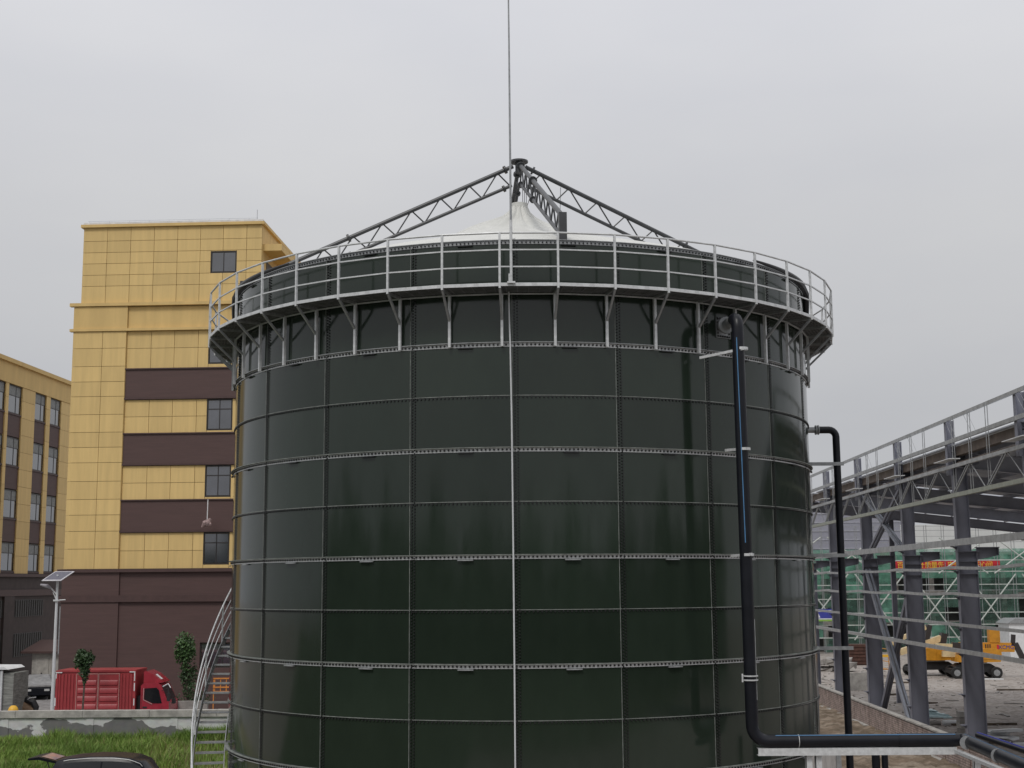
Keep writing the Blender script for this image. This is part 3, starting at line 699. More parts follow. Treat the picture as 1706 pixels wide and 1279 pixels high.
# ---------------------------------------------------------------- boundary wall
bw=thing('boundary_wall','low plastered boundary wall with peeling paint behind the grass','wall',(0,61,0))
WL0,WL1=-34,3; wt=atY(200,1183,61).z
part('wall_face',MB().box(WL0,WL1,0,.24,0,wt-.30),peel,bw)
x=WL0
while x<WL1:
    part('coping_stone',MB().box(x+.008,x+2.96,-.09,.32,wt-.298,wt-.01+.02*random.random()),concl,bw); x+=2.97
for x_ in (atY(8,1210,61).x,atY(290,1210,61).x,atY(150,1210,61).x): part('wall_pier',MB().box(x_-.16,x_+.16,-.03,-.001,0,wt-.302),peel,bw)
# ---------------------------------------------------------------- red truck
TZ=70
p0=atY(93,1150,TZ); p1=atY(225,1150,TZ)
LB=p1.x-p0.x; ztp=atY(150,1118,TZ).z
tk=thing('box_truck','red box truck parked nose right behind the boundary wall','truck',(p0.x,TZ,0))
zb0=1.0
part('cargo_box',MB().box(0,LB,.03,2.1,zb0,ztp-.04),redm,tk)
rb=MB(); ribx=[]
for x0,x1 in ((.12,LB*.25),(LB*.81,LB-.14)):
    k=x0
    while k<x1: ribx.append(k); k+=.17
rbm=rb.box(0,.09,-.01,.029,zb0+.1,ztp-.14).mesh('box_rib',redm)
for k in ribx: link('box_rib',rbm,tk,(k,0,0))
part('box_frame',MB().box(-.02,LB+.02,-.02,2.12,ztp-.04,ztp+.05).box(-.02,.1,-.02,.03,zb0,ztp-.04).box(LB-.1,LB+.02,-.02,.03,zb0,ztp-.04).box(-.02,LB+.02,-.02,2.12,zb0-.12,zb0),redm,tk)
for d0,d1 in ((LB*.255,LB*.53),(LB*.535,LB*.80)):
    dr=part('side_door',MB().box(d0,d1,-.008,.029,zb0+.05,ztp-.12),redm,tk)
    m_=MB(); 
    for q in range(5): z_=zb0+.18+q*.4; m_.prism([(-.05,z_),(-.008,z_-.03),(-.008,z_+.24),(-.05,z_+.18)],d0+.09,d1-.09,'x')
    part('door_panel',m_,redm,dr)
    part('door_seal',MB().box(d0,d0+.025,-.022,-.009,zb0+.05,ztp-.12).box(d1-.025,d1,-.022,-.009,zb0+.05,ztp-.12).box(d0+.026,d1-.026,-.022,-.009,ztp-.15,ztp-.12),mat('seal_pink',(.55,.30,.27)),dr)
rf=MB().box(-.025,.02,-.035,-.021,ztp-.35,ztp-.1).box(-.025,.3,-.035,-.021,ztp-.08,ztp-.03).box(-.04,.02,-.035,-.021,1.75,2.15).box(-.04,.02,-.035,-.021,1.2,1.4)
rf.box(LB-.06,LB-.01,-.035,-.021,ztp-.5,ztp-.02).box(LB-.3,LB-.07,-.035,-.021,ztp-.07,ztp-.02).box(LB-.06,LB-.01,-.035,-.021,ztp-1.0,ztp-.6).box(LB-.06,LB-.01,-.035,-.021,1.75,2.1)
part('reflective_tape',rf,white,tk)
part('chassis',MB().box(-.1,LB+1.7,.55,.7,.6,.85).box(-.1,LB+1.7,1.4,1.55,.6,.85).box(LB+.02,LB+.2,.3,1.8,.85,2.2),rubber,tk)
# cab profile (x,z) extruded over y with tumblehome
cx0=LB+.26; CU=.42; cp=[(cx0,.75),(cx0,2.30+CU),(cx0+0.126,2.42+CU),(cx0+0.840,2.42+CU),(cx0+1.025,2.30+CU),(cx0+1.361,1.55+CU),(cx0+1.445,1.45+CU),(cx0+1.478,.75)]
part('cab',MB().prism(cp,.12,1.98,'y'),redc,tk)
_n0=len(tk.children)
part('cab_window',MB().prism([(cx0+0.185,1.62),(cx0+0.202,2.16),(cx0+0.798,2.2),(cx0+0.924,2.08),(cx0+1.092,1.42),(cx0+0.630,1.42)],.10,.118,'y'),carglass,tk)
part('window_trim',MB().bar((cx0+0.151,.1,1.6),(cx0+0.605,.1,1.38),.03,.03).bar((cx0+0.151,.1,1.6),(cx0+0.160,.1,2.18),.03,.03),mat('trim_pink',(.55,.30,.30)),tk)
part('windscreen',MB().add([(cx0+1.037,.25,2.29),(cx0+1.037,1.85,2.29),(cx0+1.373,1.88,1.56),(cx0+1.373,.22,1.56)],[(0,1,2,3)]),carglass,tk)
part('roof_deflector',MB().prism([(cx0+0.084,2.425),(cx0+0.084,3.0),(cx0+0.210,3.02),(cx0+0.546,2.86),(cx0+1.075,2.44),(cx0+1.008,2.425)],.3,1.8,'y'),redc,tk)
part('deflector_badge',MB().bar((cx0+0.605,.8,2.835),(cx0+0.907,.8,2.59),.3,.012),white,tk)
part('mirror_arm',MB().tube([(cx0+1.092,.05,2.05),(cx0+1.470,-.2,2.2),(cx0+1.512,-.25,1.9)],.02,5),rubber,tk)
part('mirror',MB().box(cx0+1.445,cx0+1.596,-.3,-.2,1.55,1.95),rubber,tk); part('mirror',MB().box(cx0+1.596,cx0+1.764,.1,.3,1.4,1.65),rubber,tk)
part('mirror',MB().tube([(cx0+1.134,.1,2.25),(cx0+1.428,.0,2.4),(cx0+1.554,0,2.2)],.03,5),white,tk)
for _o in list(tk.children)[:]:
    if _o.name.split('.')[0] in ('mirror_arm','cab_window','window_trim','windscreen','roof_deflector','deflector_badge','mirror'): _o.location.z+=CU
part('bumper',MB().box(cx0+0.084,cx0+1.554,.08,2.02,.5,.74),redc,tk)
part('door_handle',MB().box(cx0+0.126,cx0+0.336,.09,.119,1.60,1.68),rubber,tk); part('cab_sill',MB().box(cx0+0.042,cx0+1.428,.085,.119,1.38,1.43),white,tk)
part('headlight',MB().box(cx0+1.44,cx0+1.49,.2,.55,.95,1.15).box(cx0+1.44,cx0+1.49,1.55,1.9,.95,1.15),lampw,tk)
part('grille',MB().box(cx0+1.482,cx0+1.50,.65,1.45,1.2,1.45),frame_m,tk)
part('number_plate',MB().box(cx0+1.56,cx0+1.58,.85,1.25,.55,.68),blue,tk)
part('door_seam',MB().box(cx0+.06,cx0+.075,.112,.119,.95,2.6).box(cx0+1.10,cx0+1.115,.112,.119,.95,1.7),frame_m,tk)
for x_,y_ in ((.9,.3),(.9,1.8),(cx0+.95,.3),(cx0+.95,1.8)): wheel(tk,x_,y_,.42,.42,.26)
# ---------------------------------------------------------------- grey truck body at the left edge
GZ=72; gx=atY(19,1150,GZ).x-.5
gt=thing('grey_truck','weathered grey box truck body cut off by the left edge','truck',(gx,GZ,0))
gz=atY(10,1112,GZ).z
gm=mat('weathered_grey',(.27,.275,.255),rough=.8,var=.25,scale=2,stretch=(1,1,5))
part('cargo_box',MB().box(-5,-.62,.04,2.3,.9,gz-.1).box(-.62,.55,.12,2.3,.9,gz-.3),gm,gt)
m_=MB()
for q in range(10): m_.box(-5,-.66,0,.039,.95+q*.24,.95+q*.24+.2)
part('side_board',m_,gm,gt)
part('roof_sheet',MB().prism([(-5.1,gz-.1),(.3,gz-.1),(.1,gz+.03),(-5.1,gz+.06)],-.1,2.4,'y'),white,gt)
part('door_post',MB().box(-.12,.0,-.02,.1,.9,gz-.15).box(-.75,-.63,-.02,.1,.9,gz-.15),galv,gt)
for x_ in (-3.8,.2): wheel(gt,x_,.3,.45,.45,.28); wheel(gt,x_,2.0,.45,.45,.28)
part('chassis',MB().box(-5,.6,.5,1.8,.6,.88),rubber,gt)
# cargo tricycle with brown cover
ct=thing('cargo_tricycle','small cargo tricycle under brown covers parked beside the grey truck','tricycle',(atY(40,1180,74).x,74,0))
part('load_cover',MB().tube([(-.75,0,.5),(-.55,0,1.15),(-.1,0,1.35),(.3,0,1.1),(.45,0,.6)],[.25,.42,.45,.38,.25],10),tan,ct)
part('seat',MB().tube([(-.1,0,1.6),(.2,0,1.75),(.5,0,1.62)],[.14,.22,.18],8),rubber,ct)
part('front_cover',MB().tube([(.45,0,1.7),(.62,0,1.35),(.6,0,.9)],[.16,.2,.12],8),rubber,ct)
part('handlebar',MB().tube([(-.15,-.1,1.5),(.35,-.2,1.85),(.5,.3,1.85)],.03,6),galv,ct)
wheel(ct,.75,0,.3,.3,.12); wheel(ct,-.6,-.45,.3,.3,.12); wheel(ct,-.6,.45,.3,.3,.12)
yb=thing('yellow_float','yellow rounded dome showing above the boundary wall at far left','drum',(atY(22,1183,62.6).x,62.6,0))
zt_=atY(22,1175,62.6).z
part('drum_body',MB().tube([(0,0,0),(0,0,zt_-.35),(0,0,zt_-.2),(0,0,zt_-.08),(0,0,zt_-.01),(0,0,zt_)],[.24,.24,.23,.18,.1,.01],14),ylw,yb)
# planter kerb and orange barrier seen by the stair
pk=part('planter_kerb',MB().box(atY(288,1175,72).x,atY(345,1175,72).x,72,72.3,0,atY(310,1168,72).z),conc,None); tag(pk,'low weathered concrete kerb around the right-hand tree','kerb')
ob=thing('orange_barrier','orange lattice barrier seen through the stair treads','barrier',(atY(372,1150,66).x,66,0))
m_=MB(); z0_=atY(372,1152,66).z; z1_=atY(372,1130,66).z
for q in range(4): z=z0_+(z1_-z0_)*q/3; m_.box(-.5,.5,0,.03,z-.03,z+.03)
for q in range(4): m_.box(-.45+q*.28,-.41+q*.28,.031,.06,z0_,z1_)
for q in (-.5,.46): m_.box(q,q+.04,.031,.07,0,z1_)
part('barrier_bar',m_,orangeb,ob)
# ---------------------------------------------------------------- street lamp
lz=66; lb=atY(93,1183,lz); lt=atY(97,957,lz)
sl=thing('solar_street_lamp','white solar street lamp with tilted panel beside the brown building','street lamp',(lt.x-.02,lz,0))
part('pole',MB().tube([(0,0,0),(0,0,4),(0,0,lt.z+.0)],[.10,.08,.055],12),lampw,sl)
zz=lt.z
spn=part('solar_panel',MB().add([(-.62,-.45,zz-.28),(.32,-.45,zz-.28),(.66,.45,zz+.16),(-.28,.45,zz+.16),(-.62,-.45,zz-.31),(.32,-.45,zz-.31),(.66,.45,zz+.13),(-.28,.45,zz+.13)],[(0,1,2,3),(7,6,5,4),(0,4,5,1),(1,5,6,2),(2,6,7,3),(3,7,4,0)]),mat('solar_frame',(.62,.6,.64),rough=.4),sl)
part('solar_cell',MB().add([(-.535,-.38,zz-.25+.012),(.28,-.38,zz-.25+.012),(.575,.385,zz+.128+.014),(-.245,.385,zz+.128+.014)],[(0,1,2,3)]),mat('solar_cell_blue',(.085,.08,.115),rough=.25,var=.1,scale=9),spn)
part('lamp_arm',MB().tube([(0,0,zz-.98),(-.25,0,zz-.7),(-.35,0,zz-.62)],.03,6).tube([(0,0,zz-1.25),(-.2,0,zz-.85)],.02,6),lampw,sl)
part('lamp_head',MB().tube([(-.30,0,zz-.66),(-.5,0,zz-.55),(-.82,0,zz-.48)],[.05,.1,.05],10),mat('lamp_grey',(.35,.33,.37)),sl)
zq=atY(97,1000,lz).z; part('sign_bracket',MB().tube([(0,0,zq),(.42,0,zq+.03)],.03,6).box(-.13,.13,-.13,.13,zq-.04,zq+.04),lampw,sl)
# ---------------------------------------------------------------- trees
def leaf_cloud(blobs,n,size,m,parent,name='crown'):
    vs=np.zeros((n*4,3)); tot=sum(b[3]**2*b[4] for b in blobs)
    i=0
    for bi,(cx,cy_,cz_,rx,rz_) in enumerate(blobs):
        k=int(n*(rx**2*rz_)/tot) if bi<len(blobs)-1 else n-i
        d=rng.normal(size=(k,3)); d/=np.linalg.norm(d,axis=1)[:,None]; rad=rng.random(k)**.45*(.82+.3*rng.random(k))
        c=np.stack([cx+d[:,0]*rad*rx,cy_+d[:,1]*rad*rx,cz_+d[:,2]*rad*rz_],1)
        a=rng.normal(size=(k,3)); a/=np.linalg.norm(a,axis=1)[:,None]; b=rng.normal(size=(k,3)); b=np.cross(a,b); b/=np.linalg.norm(b,axis=1)[:,None]
        s=(size*(.6+.8*rng.random(k)))[:,None]
        idx=np.arange(i,i+k)*4
        vs[idx]=c-a*s; vs[idx+1]=c-b*s*.55; vs[idx+2]=c+a*s; vs[idx+3]=c+b*s*.55
        i+=k
    me=bpy.data.meshes.new(name); me.from_pydata(vs.tolist(),[],[(4*j,4*j+1,4*j+2,4*j+3) for j in range(n)]); me.materials.append(m)
    return link(name,me,parent)
t1=thing('young_tree','small round-crowned young tree in front of the red truck','tree',(atY(137,1183,66.5).x,66.5,0))
zt1=atY(137,1080,66.5).z; zb1=atY(137,1142,66.5).z
part('trunk',MB().tube([(.02,0,0),(0,0,1.2),(.05,0,zb1),(0,0,zt1-.6)],[.07,.055,.045,.02],8).tube([(.04,0,zb1),(-.3,.1,zb1+1)],[.03,.01],5).tube([(.04,0,zb1),(.3,-.1,zb1+1)],[.03,.01],5),bark,t1)
H_=zt1-zb1
leaf_cloud([(-.02,0,zb1+H_*.66,.44,H_*.30),(-.18,.1,zb1+H_*.78,.34,H_*.2),(.22,-.1,zb1+H_*.74,.30,H_*.2),(.05,0,zb1+H_*.36,.27,H_*.25),(.06,0,zb1+H_*.14,.12,H_*.16)],1700,.075,leafd,t1)
t2=thing('young_tree','taller narrow young tree against the brown wall right of the truck','tree',(atY(312,1165,75).x,75,0))
zt2=atY(305,1052,75).z; zb2=atY(312,1150,75).z
part('trunk',MB().tube([(.05,0,0),(.03,0,1.6),(-.05,0,3.2),(-.15,0,zt2-.6)],[.10,.08,.05,.02],8).tube([(.02,0,1.8),(.4,.1,3)],[.035,.01],5),bark,t2)
leaf_cloud([(-.22,0,zt2-.75,.56,.72),(-.3,0,zt2-1.25,.5,.5),(-.05,0,zt2-1.1,.5,.6),(-.15,0,zt2-1.9,.3,.45)],1600,.09,leaf,t2)
leaf_cloud([(0,.1,zt2-2.5,.5,.7),(.1,0,zt2-3.1,.42,.5),(-.25,0,zt2-2.2,.3,.5),(.3,.1,zt2-2.0,.25,.5)],700,.08,leafd,t2,'lower_foliage')
hb_=MB(); 
sh=thing('low_shrub','sparse dark shrub at the wall foot behind the truck nose','shrub',(atY(322,1140,76).x,76,0))
leaf_cloud([(-.9,0,1.6,.5,.35),(.3,0,1.5,.9,.5),(-.2,0,1.2,.8,.5)],700,.07,leafd,sh,'foliage')
part('stem',MB().tube([(0,0,0),(.1,0,1.3)],.03,5).tube([(-.1,0,0),(-.7,0,1.4)],.025,5),bark,sh)
# ---------------------------------------------------------------- grass
def grass(n,x0,x1,y0,y1,h0,h1,m,name,label,dens=None,w=.018):
    P=[];Fc=[]
    xs=rng.uniform(x0,x1,n); ys=rng.uniform(y0,y1,n)
    clump=np.sin(xs*1.7+ys*.9)+np.sin(xs*.6-ys*1.9+2)+.8*np.sin(xs*3.1+ys*2.3)
    hs=(h0+(h1-h0)*rng.random(n))*(1+.18*clump)
    if dens is not None: keep=dens(xs,ys,rng.random(n)); xs,ys,hs=xs[keep],ys[keep],hs[keep]
    n=len(xs); an=rng.uniform(0,2*np.pi,n); dx,dy=np.cos(an)*w,np.sin(an)*w; lx,ly=rng.normal(size=n)*.30*hs+.08*hs,rng.normal(size=n)*.25*hs
    v=np.zeros((n,5,3))
    v[:,0]=np.stack([xs-dx,ys-dy,0*xs],1); v[:,1]=np.stack([xs+dx,ys+dy,0*xs],1)
    v[:,2]=np.stack([xs+dx*.7+lx*.4,ys+dy*.7+ly*.4,hs*.6],1); v[:,3]=np.stack([xs-dx*.7+lx*.4,ys-dy*.7+ly*.4,hs*.6],1)
    v[:,4]=np.stack([xs+lx,ys+ly,hs],1)
    v[:,:,2]+=(.03+.83*np.clip((ys-49)/11.5,0,1))[:,None]
    me=bpy.data.meshes.new(name); base=np.arange(n)*5
    f=[]
    for b in base.tolist(): f.append((b,b+1,b+2,b+3)); f.append((b+3,b+2,b+4))
    me.from_pydata(v.reshape(-1,3).tolist(),[],f); me.materials.append(m); o=link(name,me); o['kind']='stuff'; o['label']=label; o['category']='grass'; return o
bare=lambda xs,ys,r: ~((xs>atY(232,1250,57).x+.25*np.sin(ys*3))&(ys<60.1+.3*np.sin(xs*2))&(r>.06+.22*(np.sin(xs*2.3+ys*3)>.2)))
grass(95000,-27,-6,49,60.8,.32,.62,grassm,'meadow_grass','long green grass growing in front of the boundary wall',bare,w=.026)
grass(9000,-15,-7,60.0,60.85,.45,1.0,grassm,'tall_grass','taller rank grass against the wall near the stair',None,w=.022)
grass(9000,-27,-6,50,60.8,.35,.72,grassdry,'dry_grass','straw coloured seed stalks scattered through the grass',None,w=.010)
# ---------------------------------------------------------------- black car with raised hatch
Yc=47.5; pr=atY(190,1256,Yc)
bc=thing('black_suv','black car with raised tailgate parked in the grass at lower left','car',(pr.x,Yc,0))
zr4=pr.z
prof=[(-2.28,.55,.95,.97),(-2.2,.38,1.0,1.10),(-1.75,.32,1.05,zr4-.13),(-1.3,.3,1.05,zr4-.05),(-.6,.3,1.03,zr4),(.2,.3,1.02,zr4-.005),(.75,.3,1.01,zr4-.06),(1.15,.3,1.0,zr4-.21),(1.6,.3,.98,1.18),(1.95,.3,.95,1.02),(2.4,.3,.88,.95),(2.72,.35,.72,.82),(2.8,.45,.6,.66)]
cb_=car_body(4.9,prof,.93,.68); part('car_body',cb_,blackc,bc)
# side windows (near side) as a dark glass strip with chrome line
def side_pt(x,f):
    for (a,b) in zip(prof,prof[1:]):
        if a[0]<=x<=b[0]:
            t=(x-a[0])/(b[0]-a[0]); zbt=a[2]+(b[2]-a[2])*t; zrf=a[3]+(b[3]-a[3])*t
    hr=.93-.25*min(1,max(0,(zrf-zbt)/.5)); y0=-.93*.985; z1=zrf-.05*min(1,(zrf-zbt)/.3)
    return Vector((x,y0+(-hr-y0)*f-.006,zbt+(z1-zbt)*f))
xs_=np.linspace(-1.5,1.3,15)
vs=[side_pt(x,.06) for x in xs_]+[side_pt(x,.9) for x in xs_]
part('side_glass',MB().add(vs,[(i,i+1,15+i+1,15+i) for i in range(14)],True),carglass,bc)
part('roof_rail',MB().tube([side_pt(x,1.0)+Vector((0,-.003,0)) for x in xs_],.012,5),galv,bc)
part('pillar',MB().bar(side_pt(-.25,.05)+Vector((0,-.006,0)),side_pt(-.2,.9)+Vector((0,-.006,0)),.05,.01),blackc,bc)
hz=zr4-.02
hat=part('tailgate',MB().add([(-1.72,-.62,hz-.14),(-1.72,.62,hz-.14),(-2.35,.66,hz+.02),(-2.35,-.66,hz+.02),(-2.75,.6,hz-.04),(-2.75,-.6,hz-.04),
    (-1.72,-.62,hz-.22),(-1.72,.62,hz-.22),(-2.35,.66,hz-.08),(-2.35,-.66,hz-.08),(-2.75,.6,hz-.1),(-2.75,-.6,hz-.1)],
    [(0,1,2,3),(3,2,4,5),(6,9,8,7),(9,11,10,8),(0,3,9,6),(3,5,11,9),(1,7,8,2),(2,8,10,4),(5,4,10,11),(0,6,7,1)]),blackc,bc)
part('tailgate_strut',MB().tube([(-2.1,-.6,hz-.1),(-1.75,-.62,1.05)],.018,5).tube([(-2.1,.6,hz-.1),(-1.75,.62,1.05)],.018,5),rubber,bc)
part('rear_glass',MB().add([(-1.85,-.5,hz-.095),(-1.85,.5,hz-.095),(-2.3,.52,hz+.02),(-2.3,-.52,hz+.02)],[(0,1,2,3)]),mat('painted_reflection_glass',(.16,.18,.26),rough=.08,var=.4,scale=3,col2=(.45,.2,.18)),hat)  # colourful reflections painted into the tailgate glass
for sx in (-1.45,1.75):
    for sy in (-.84,.84): wheel(bc,sx,sy,.36,.36,.22)
for sy in (-.68,.68): part('headlight',MB().box(2.6,2.76,sy-.2,sy+.2,.66,.78),galv,bc)
# ---------------------------------------------------------------- steel frame hall (right)
FO=Vector((17.72,46.4,0)); FA=-math.atan(.03); BAY=8.4
hall=thing('steel_frame_hall','unfinished open steel frame hall of grey columns and girts on the right','building',FO,FA)
def H(px,py,xl=0):
    d=ray(px,py); n=Vector((math.cos(FA),math.sin(FA),0)); o=Vector((FO.x,FO.y,0))+n*xl
    k=o.dot(n)/d.dot(n); p=d*k+Vector((0,0,CZ)); return to_local(p,FO,FA)
K=range(-1,6)
def isec(x0,x1,y,z0,z1,fw=.32,tf=.03,tw=.02):
    return MB().box(x0,x0+tf,y-fw/2,y+fw/2,z0,z1).box(x1-tf,x1,y-fw/2,y+fw/2,z0,z1).box(x0+tf,x1-tf,y-tw/2,y+tw/2,z0,z1)
cl=isec(0,.78,0,0,8.9).box(-.04,.86,-.2,.2,8.9,8.93); cl.box(.03,.75,-.15,.15,8.0,8.03).box(.03,.75,-.15,.15,8.5,8.53)
clm=cl.mesh('column',steel)
cu=isec(0,.56,0,8.93,12.9); cu.prism([(.56,12.3),(1.1,12.45),(1.1,12.9),(.56,12.9)],-.012,.012,'y'); cum=cu.mesh('upper_column',steel)
cbm=MB().prism([(.78,8.56),(1.65,8.74),(1.65,9.05),(.78,9.05)],-.012,.012,'y').box(.78,1.68,-.18,.18,9.05,9.08).box(1.62,1.65,-.17,.17,8.75,9.05).mesh('corbel',steel)
pmn=isec(-.20,.14,0,12.0,14.24,.28); pmm=pmn.mesh('parapet_post',steel)
clt=MB().box(-.22,0,-.10,.10,-.16,-.13).prism([(-.2,-.13),(0,-.28),(0,-.13)],-.01,.01,'y').mesh('girt_cleat',steel)
GZs=[9.25,8.27,7.24,6.0,4.98]
for k in K:
    c_=link('column',clm,hall,(0,k*BAY,0)); link('corbel',cbm,c_); link('upper_column',cum,c_)
    link('parapet_post',pmm,hall,(0,k*BAY,0))
    for z in GZs[:5]+[3.4,2.2]: link('girt_cleat',clt,c_,(0,0,z))
gms={}
def seg(name,fn,m,extra=None):
    me_=fn.mesh(name,m)
    for k in list(K)[:-1]: link(name,me_,hall,(0,k*BAY,0))
for z,hh,sag in ((14.22,.14,0),(13.30,.16,0)):
    seg('parapet_rail',MB().box(-.30,-.22,0,BAY,z-hh/2,z+hh/2),girtm)
for i,z in enumerate(GZs):
    m_=MB(); hh=.26 if i==0 else .11 if i<4 else .15; sg=0 if i in (0,3,4) else .07
    ys=np.linspace(0,BAY,7)
    for a,b in zip(ys,ys[1:]): m_.bar((-.24,a,z-sg*math.sin(math.pi*a/BAY)),(-.24,b,z-sg*math.sin(math.pi*b/BAY)),.18 if i else .12,hh)
    seg('girt',m_,girtm)
fc=mat('gutter_brown',(0,0,0))
seg('gutter',MB().box(.15,.42,.0,BAY,12.78,13.14).box(.15,.42,.0,BAY,12.45,12.52),fascia)
seg('gutter_flashing',MB().box(.14,.45,.0,BAY,13.144,13.22),white)
seg('truss_chord',MB().box(-.58,-.46,0,BAY,12.13,12.27),girtm); seg('truss_chord',MB().box(-.60,-.44,0,BAY,10.98,11.14),mat('chord_green',(.34,.36,.30),rough=.5,metal=.3))
def copies(name,mb,m,locs):
    me_=mb.mesh(name,m)
    for k in list(K)[:-1]:
        for l in locs: link(name,me_,hall,(0,k*BAY+l,0))
copies('sag_rod',MB().box(-.53,-.505,-.012,.012,11.15,14.17),galvd,[BAY*f+d_ for f in (.25,.5,.75) for d_ in (-.14,.14)])
copies('truss_diagonal',MB().bar((-.52,0,12.12),(-.52,1.95,11.16),.045,.045),galvd,[BAY*.02,BAY*.02+.3,BAY*.52,BAY*.52+.3])
copies('truss_diagonal',MB().bar((-.52,0,11.16),(-.52,1.5,12.12),.028,.028),galvd,[BAY*.32,BAY*.82])
copies('cross_wire',MB().bar((-.24,0,14.17),(-.24,-.9,13.38),.010,.010),galvd,[BAY*.62,BAY*.68,BAY*.92,BAY*.97])
seg('loose_sheet',MB().prism([(BAY*.74,12.48),(BAY*.99,12.48),(BAY*.99,12.51),(BAY*.74,12.51)],-.75,-.3,'x'),white)
# bracing
def brc(name,p,q,m,w=.2): 
    p=Vector(p);q=Vector(q)
    mb=MB().bar(p+Vector((-.09,0,0)),q+Vector((-.09,0,0)),.10,w).bar(p+Vector((.09,0,0)),q+Vector((.09,0,0)),.10,w)
    part(name,mb,m,hall)
y2,y3=2*BAY,3*BAY
brc('brace',(.2,y3-.2,8.3),(.2,y2+.1,.5),steell,.24); brc('brace',(.5,y2+.2,8.1),(.5,y3-.2,.5),steel,.26)
brc('brace',(.2,y3-.2,8.9),(.2,y2+.2,12.2),steel,.15); brc('brace',(.2,y2+.2,9.0),(.2,y3-.2,12.2),steell,.12)
# roof sheets, rafters, purlins
SLP=.115; ZR=12.98; XR=22
def slab(y0,y1,t=.06,z=0): return MB().prism([(-.02,ZR+z),(XR,ZR-SLP*XR+z),(XR,ZR-SLP*XR+t+z),(-.02,ZR+t+z)],y0,y1,'y')
ysr=[-8.4,-3,3,9,15,21]
edges_=[-8.4,-2.4,3.6,9.6,15.6,21.4,27.2,32.4,37.6,42.2]
for i,(a,b) in enumerate(zip(edges_,edges_[1:])):
    gap=.75 if b>24 and i<len(edges_)-2 else .01
    part('roof_sheet',slab(a,b-gap,.05,.2),roofu,hall)
for k in K:
    y=k*BAY
    m_=MB().prism([(.0,ZR-.62),(XR,ZR-SLP*XR-.5),(XR,ZR-SLP*XR-.02),(.0,ZR-.02)],y-.01,y+.01,'y')
    m_.prism([(.0,ZR-.65),(XR,ZR-SLP*XR-.53),(XR,ZR-SLP*XR-.5),(.0,ZR-.62)],y-.13,y+.13,'y').prism([(.0,ZR-.02),(XR,ZR-SLP*XR-.02),(XR,ZR-SLP*XR+.0),(.0,ZR)],y-.13,y+.13,'y')
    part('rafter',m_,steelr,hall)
for x_ in np.arange(1.2,XR,1.7):
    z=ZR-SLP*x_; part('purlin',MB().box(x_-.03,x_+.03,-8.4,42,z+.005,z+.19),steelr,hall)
for x_ in (5.6,):
    part('gable_post',isec(x_,x_+.3,42,0,ZR-SLP*x_-.6,.25),steel,hall)
for x_,y0 in ((XR-.5,0),): 
    for k in K: link('column',clm,hall,(XR-.8,k*BAY,-3.95),(0,0,0),(1,1,1)) if False else None
m_=MB()
for k in K: pass
fcm=isec(0,.6,0,0,ZR-SLP*XR-.5).mesh('column',steel)
for k in K: link('column',fcm,hall,(XR-.6,k*BAY,0))
# ---------------------------------------------------------------- low brick wall along the hall
bwl=thing('brick_dwarf_wall','low unplastered brick wall panels running along the foot of the hall','wall',FO,FA)
HW=1.50; PLn=3.36
def brick_panel(L,H0,H1):
    mb=MB(); z=H0; j=0
    while z<H1-.05:
        y=-(j%2)*.14
        while y<L-.02:
            a=max(0,y); b=min(L,y+.27)
            if b-a>.04:
                o=random.uniform(-.006,.006); mb.box(-.13+o,.12+o,a+.004,b-.004,z+.012,z+.088)
            y+=.28
        z+=.1; j+=1
    return mb
bmesh_v=[brick_panel(PLn-.16,.38,HW-.07).mesh('brick_courses',brick) for _ in range(3)]
y=-6.3; i=0
while y<41:
    o=link('brick_courses',bmesh_v[i%3],bwl,(-.2,y,0)); o['kind']='stuff'
    part('mortar_core',MB().box(-.31,-.095,y+.005,y+PLn-.165,.36,HW-.075),mortar,bwl)
    part('coping_course',MB().box(-.36,-.04,y,y+PLn-.16,HW-.07,HW),concl,bwl)
    part('tie_column',MB().box(-.30,-.10,y+PLn-.158,y+PLn-.002,0,HW-.04),mat('dark_brick',(.09,.045,.035),rough=.9) ,bwl)
    part('footing',MB().box(-.55,-.02,y,y+PLn-.17,-.02,.37+.1*random.random()),concl,bwl)
    y+=PLn; i+=1
# ---------------------------------------------------------------- site debris and materials
def box_obj(name,label,cat,p,sx,sy,sz,m,rz=0,group=None,bev=True):
    t=thing(name,label,cat,p,rz,group); return t
def rough_block(sx,sy,sz,j=.04):
    mb=MB(); n=[(x,y,z) for z in (0,1) for y in (0,1) for x in (0,1)]
    vs=[((x-.5)*sx+random.uniform(-j,j),(y-.5)*sy+random.uniform(-j,j),z*sz+random.uniform(-j,j)*(z>0)) for x,y,z in n]
    return mb.add(vs,[(0,2,3,1),(4,5,7,6),(0,1,5,4),(2,6,7,3),(0,4,6,2),(1,3,7,5)])
# block stack beside nearest column
p=atZ(1606,1222); bs=thing('block_stack','stack of pale concrete blocks beside the nearest visible column','block stack',(p.x,p.y,0))
for j in range(4):
    for i_ in range(2):
        part('block',rough_block(.42,.6,.27,.015),concl if (i_+j)%2 else conc,bs,(-.05+.44*i_,0,j*.28))
p=atZ(1560,1195); o=thing('blue_sheet_pile','pale blue folded plastic sheets lying on the yard between two columns','plastic sheet',(p.x,p.y,0),.1)
for q in range(4): part('sheet',rough_block(1.5-.2*q,1.3-.2*q,.10,.1),bluesheet,o,(-.1*q,.15*q,.1*q))
p=atZ(1568,1208); o=thing('dropped_duct','white and grey duct lengths lying on the ground near the column foot','duct',(p.x,p.y,0))
part('duct_piece',MB().tube([(.1,0,.14),(1.1,.1,.14)],.13,10),white,o); part('duct_piece',MB().tube([(-1.0,.3,.12),(0,0,.12)],.12,10),conc,o)
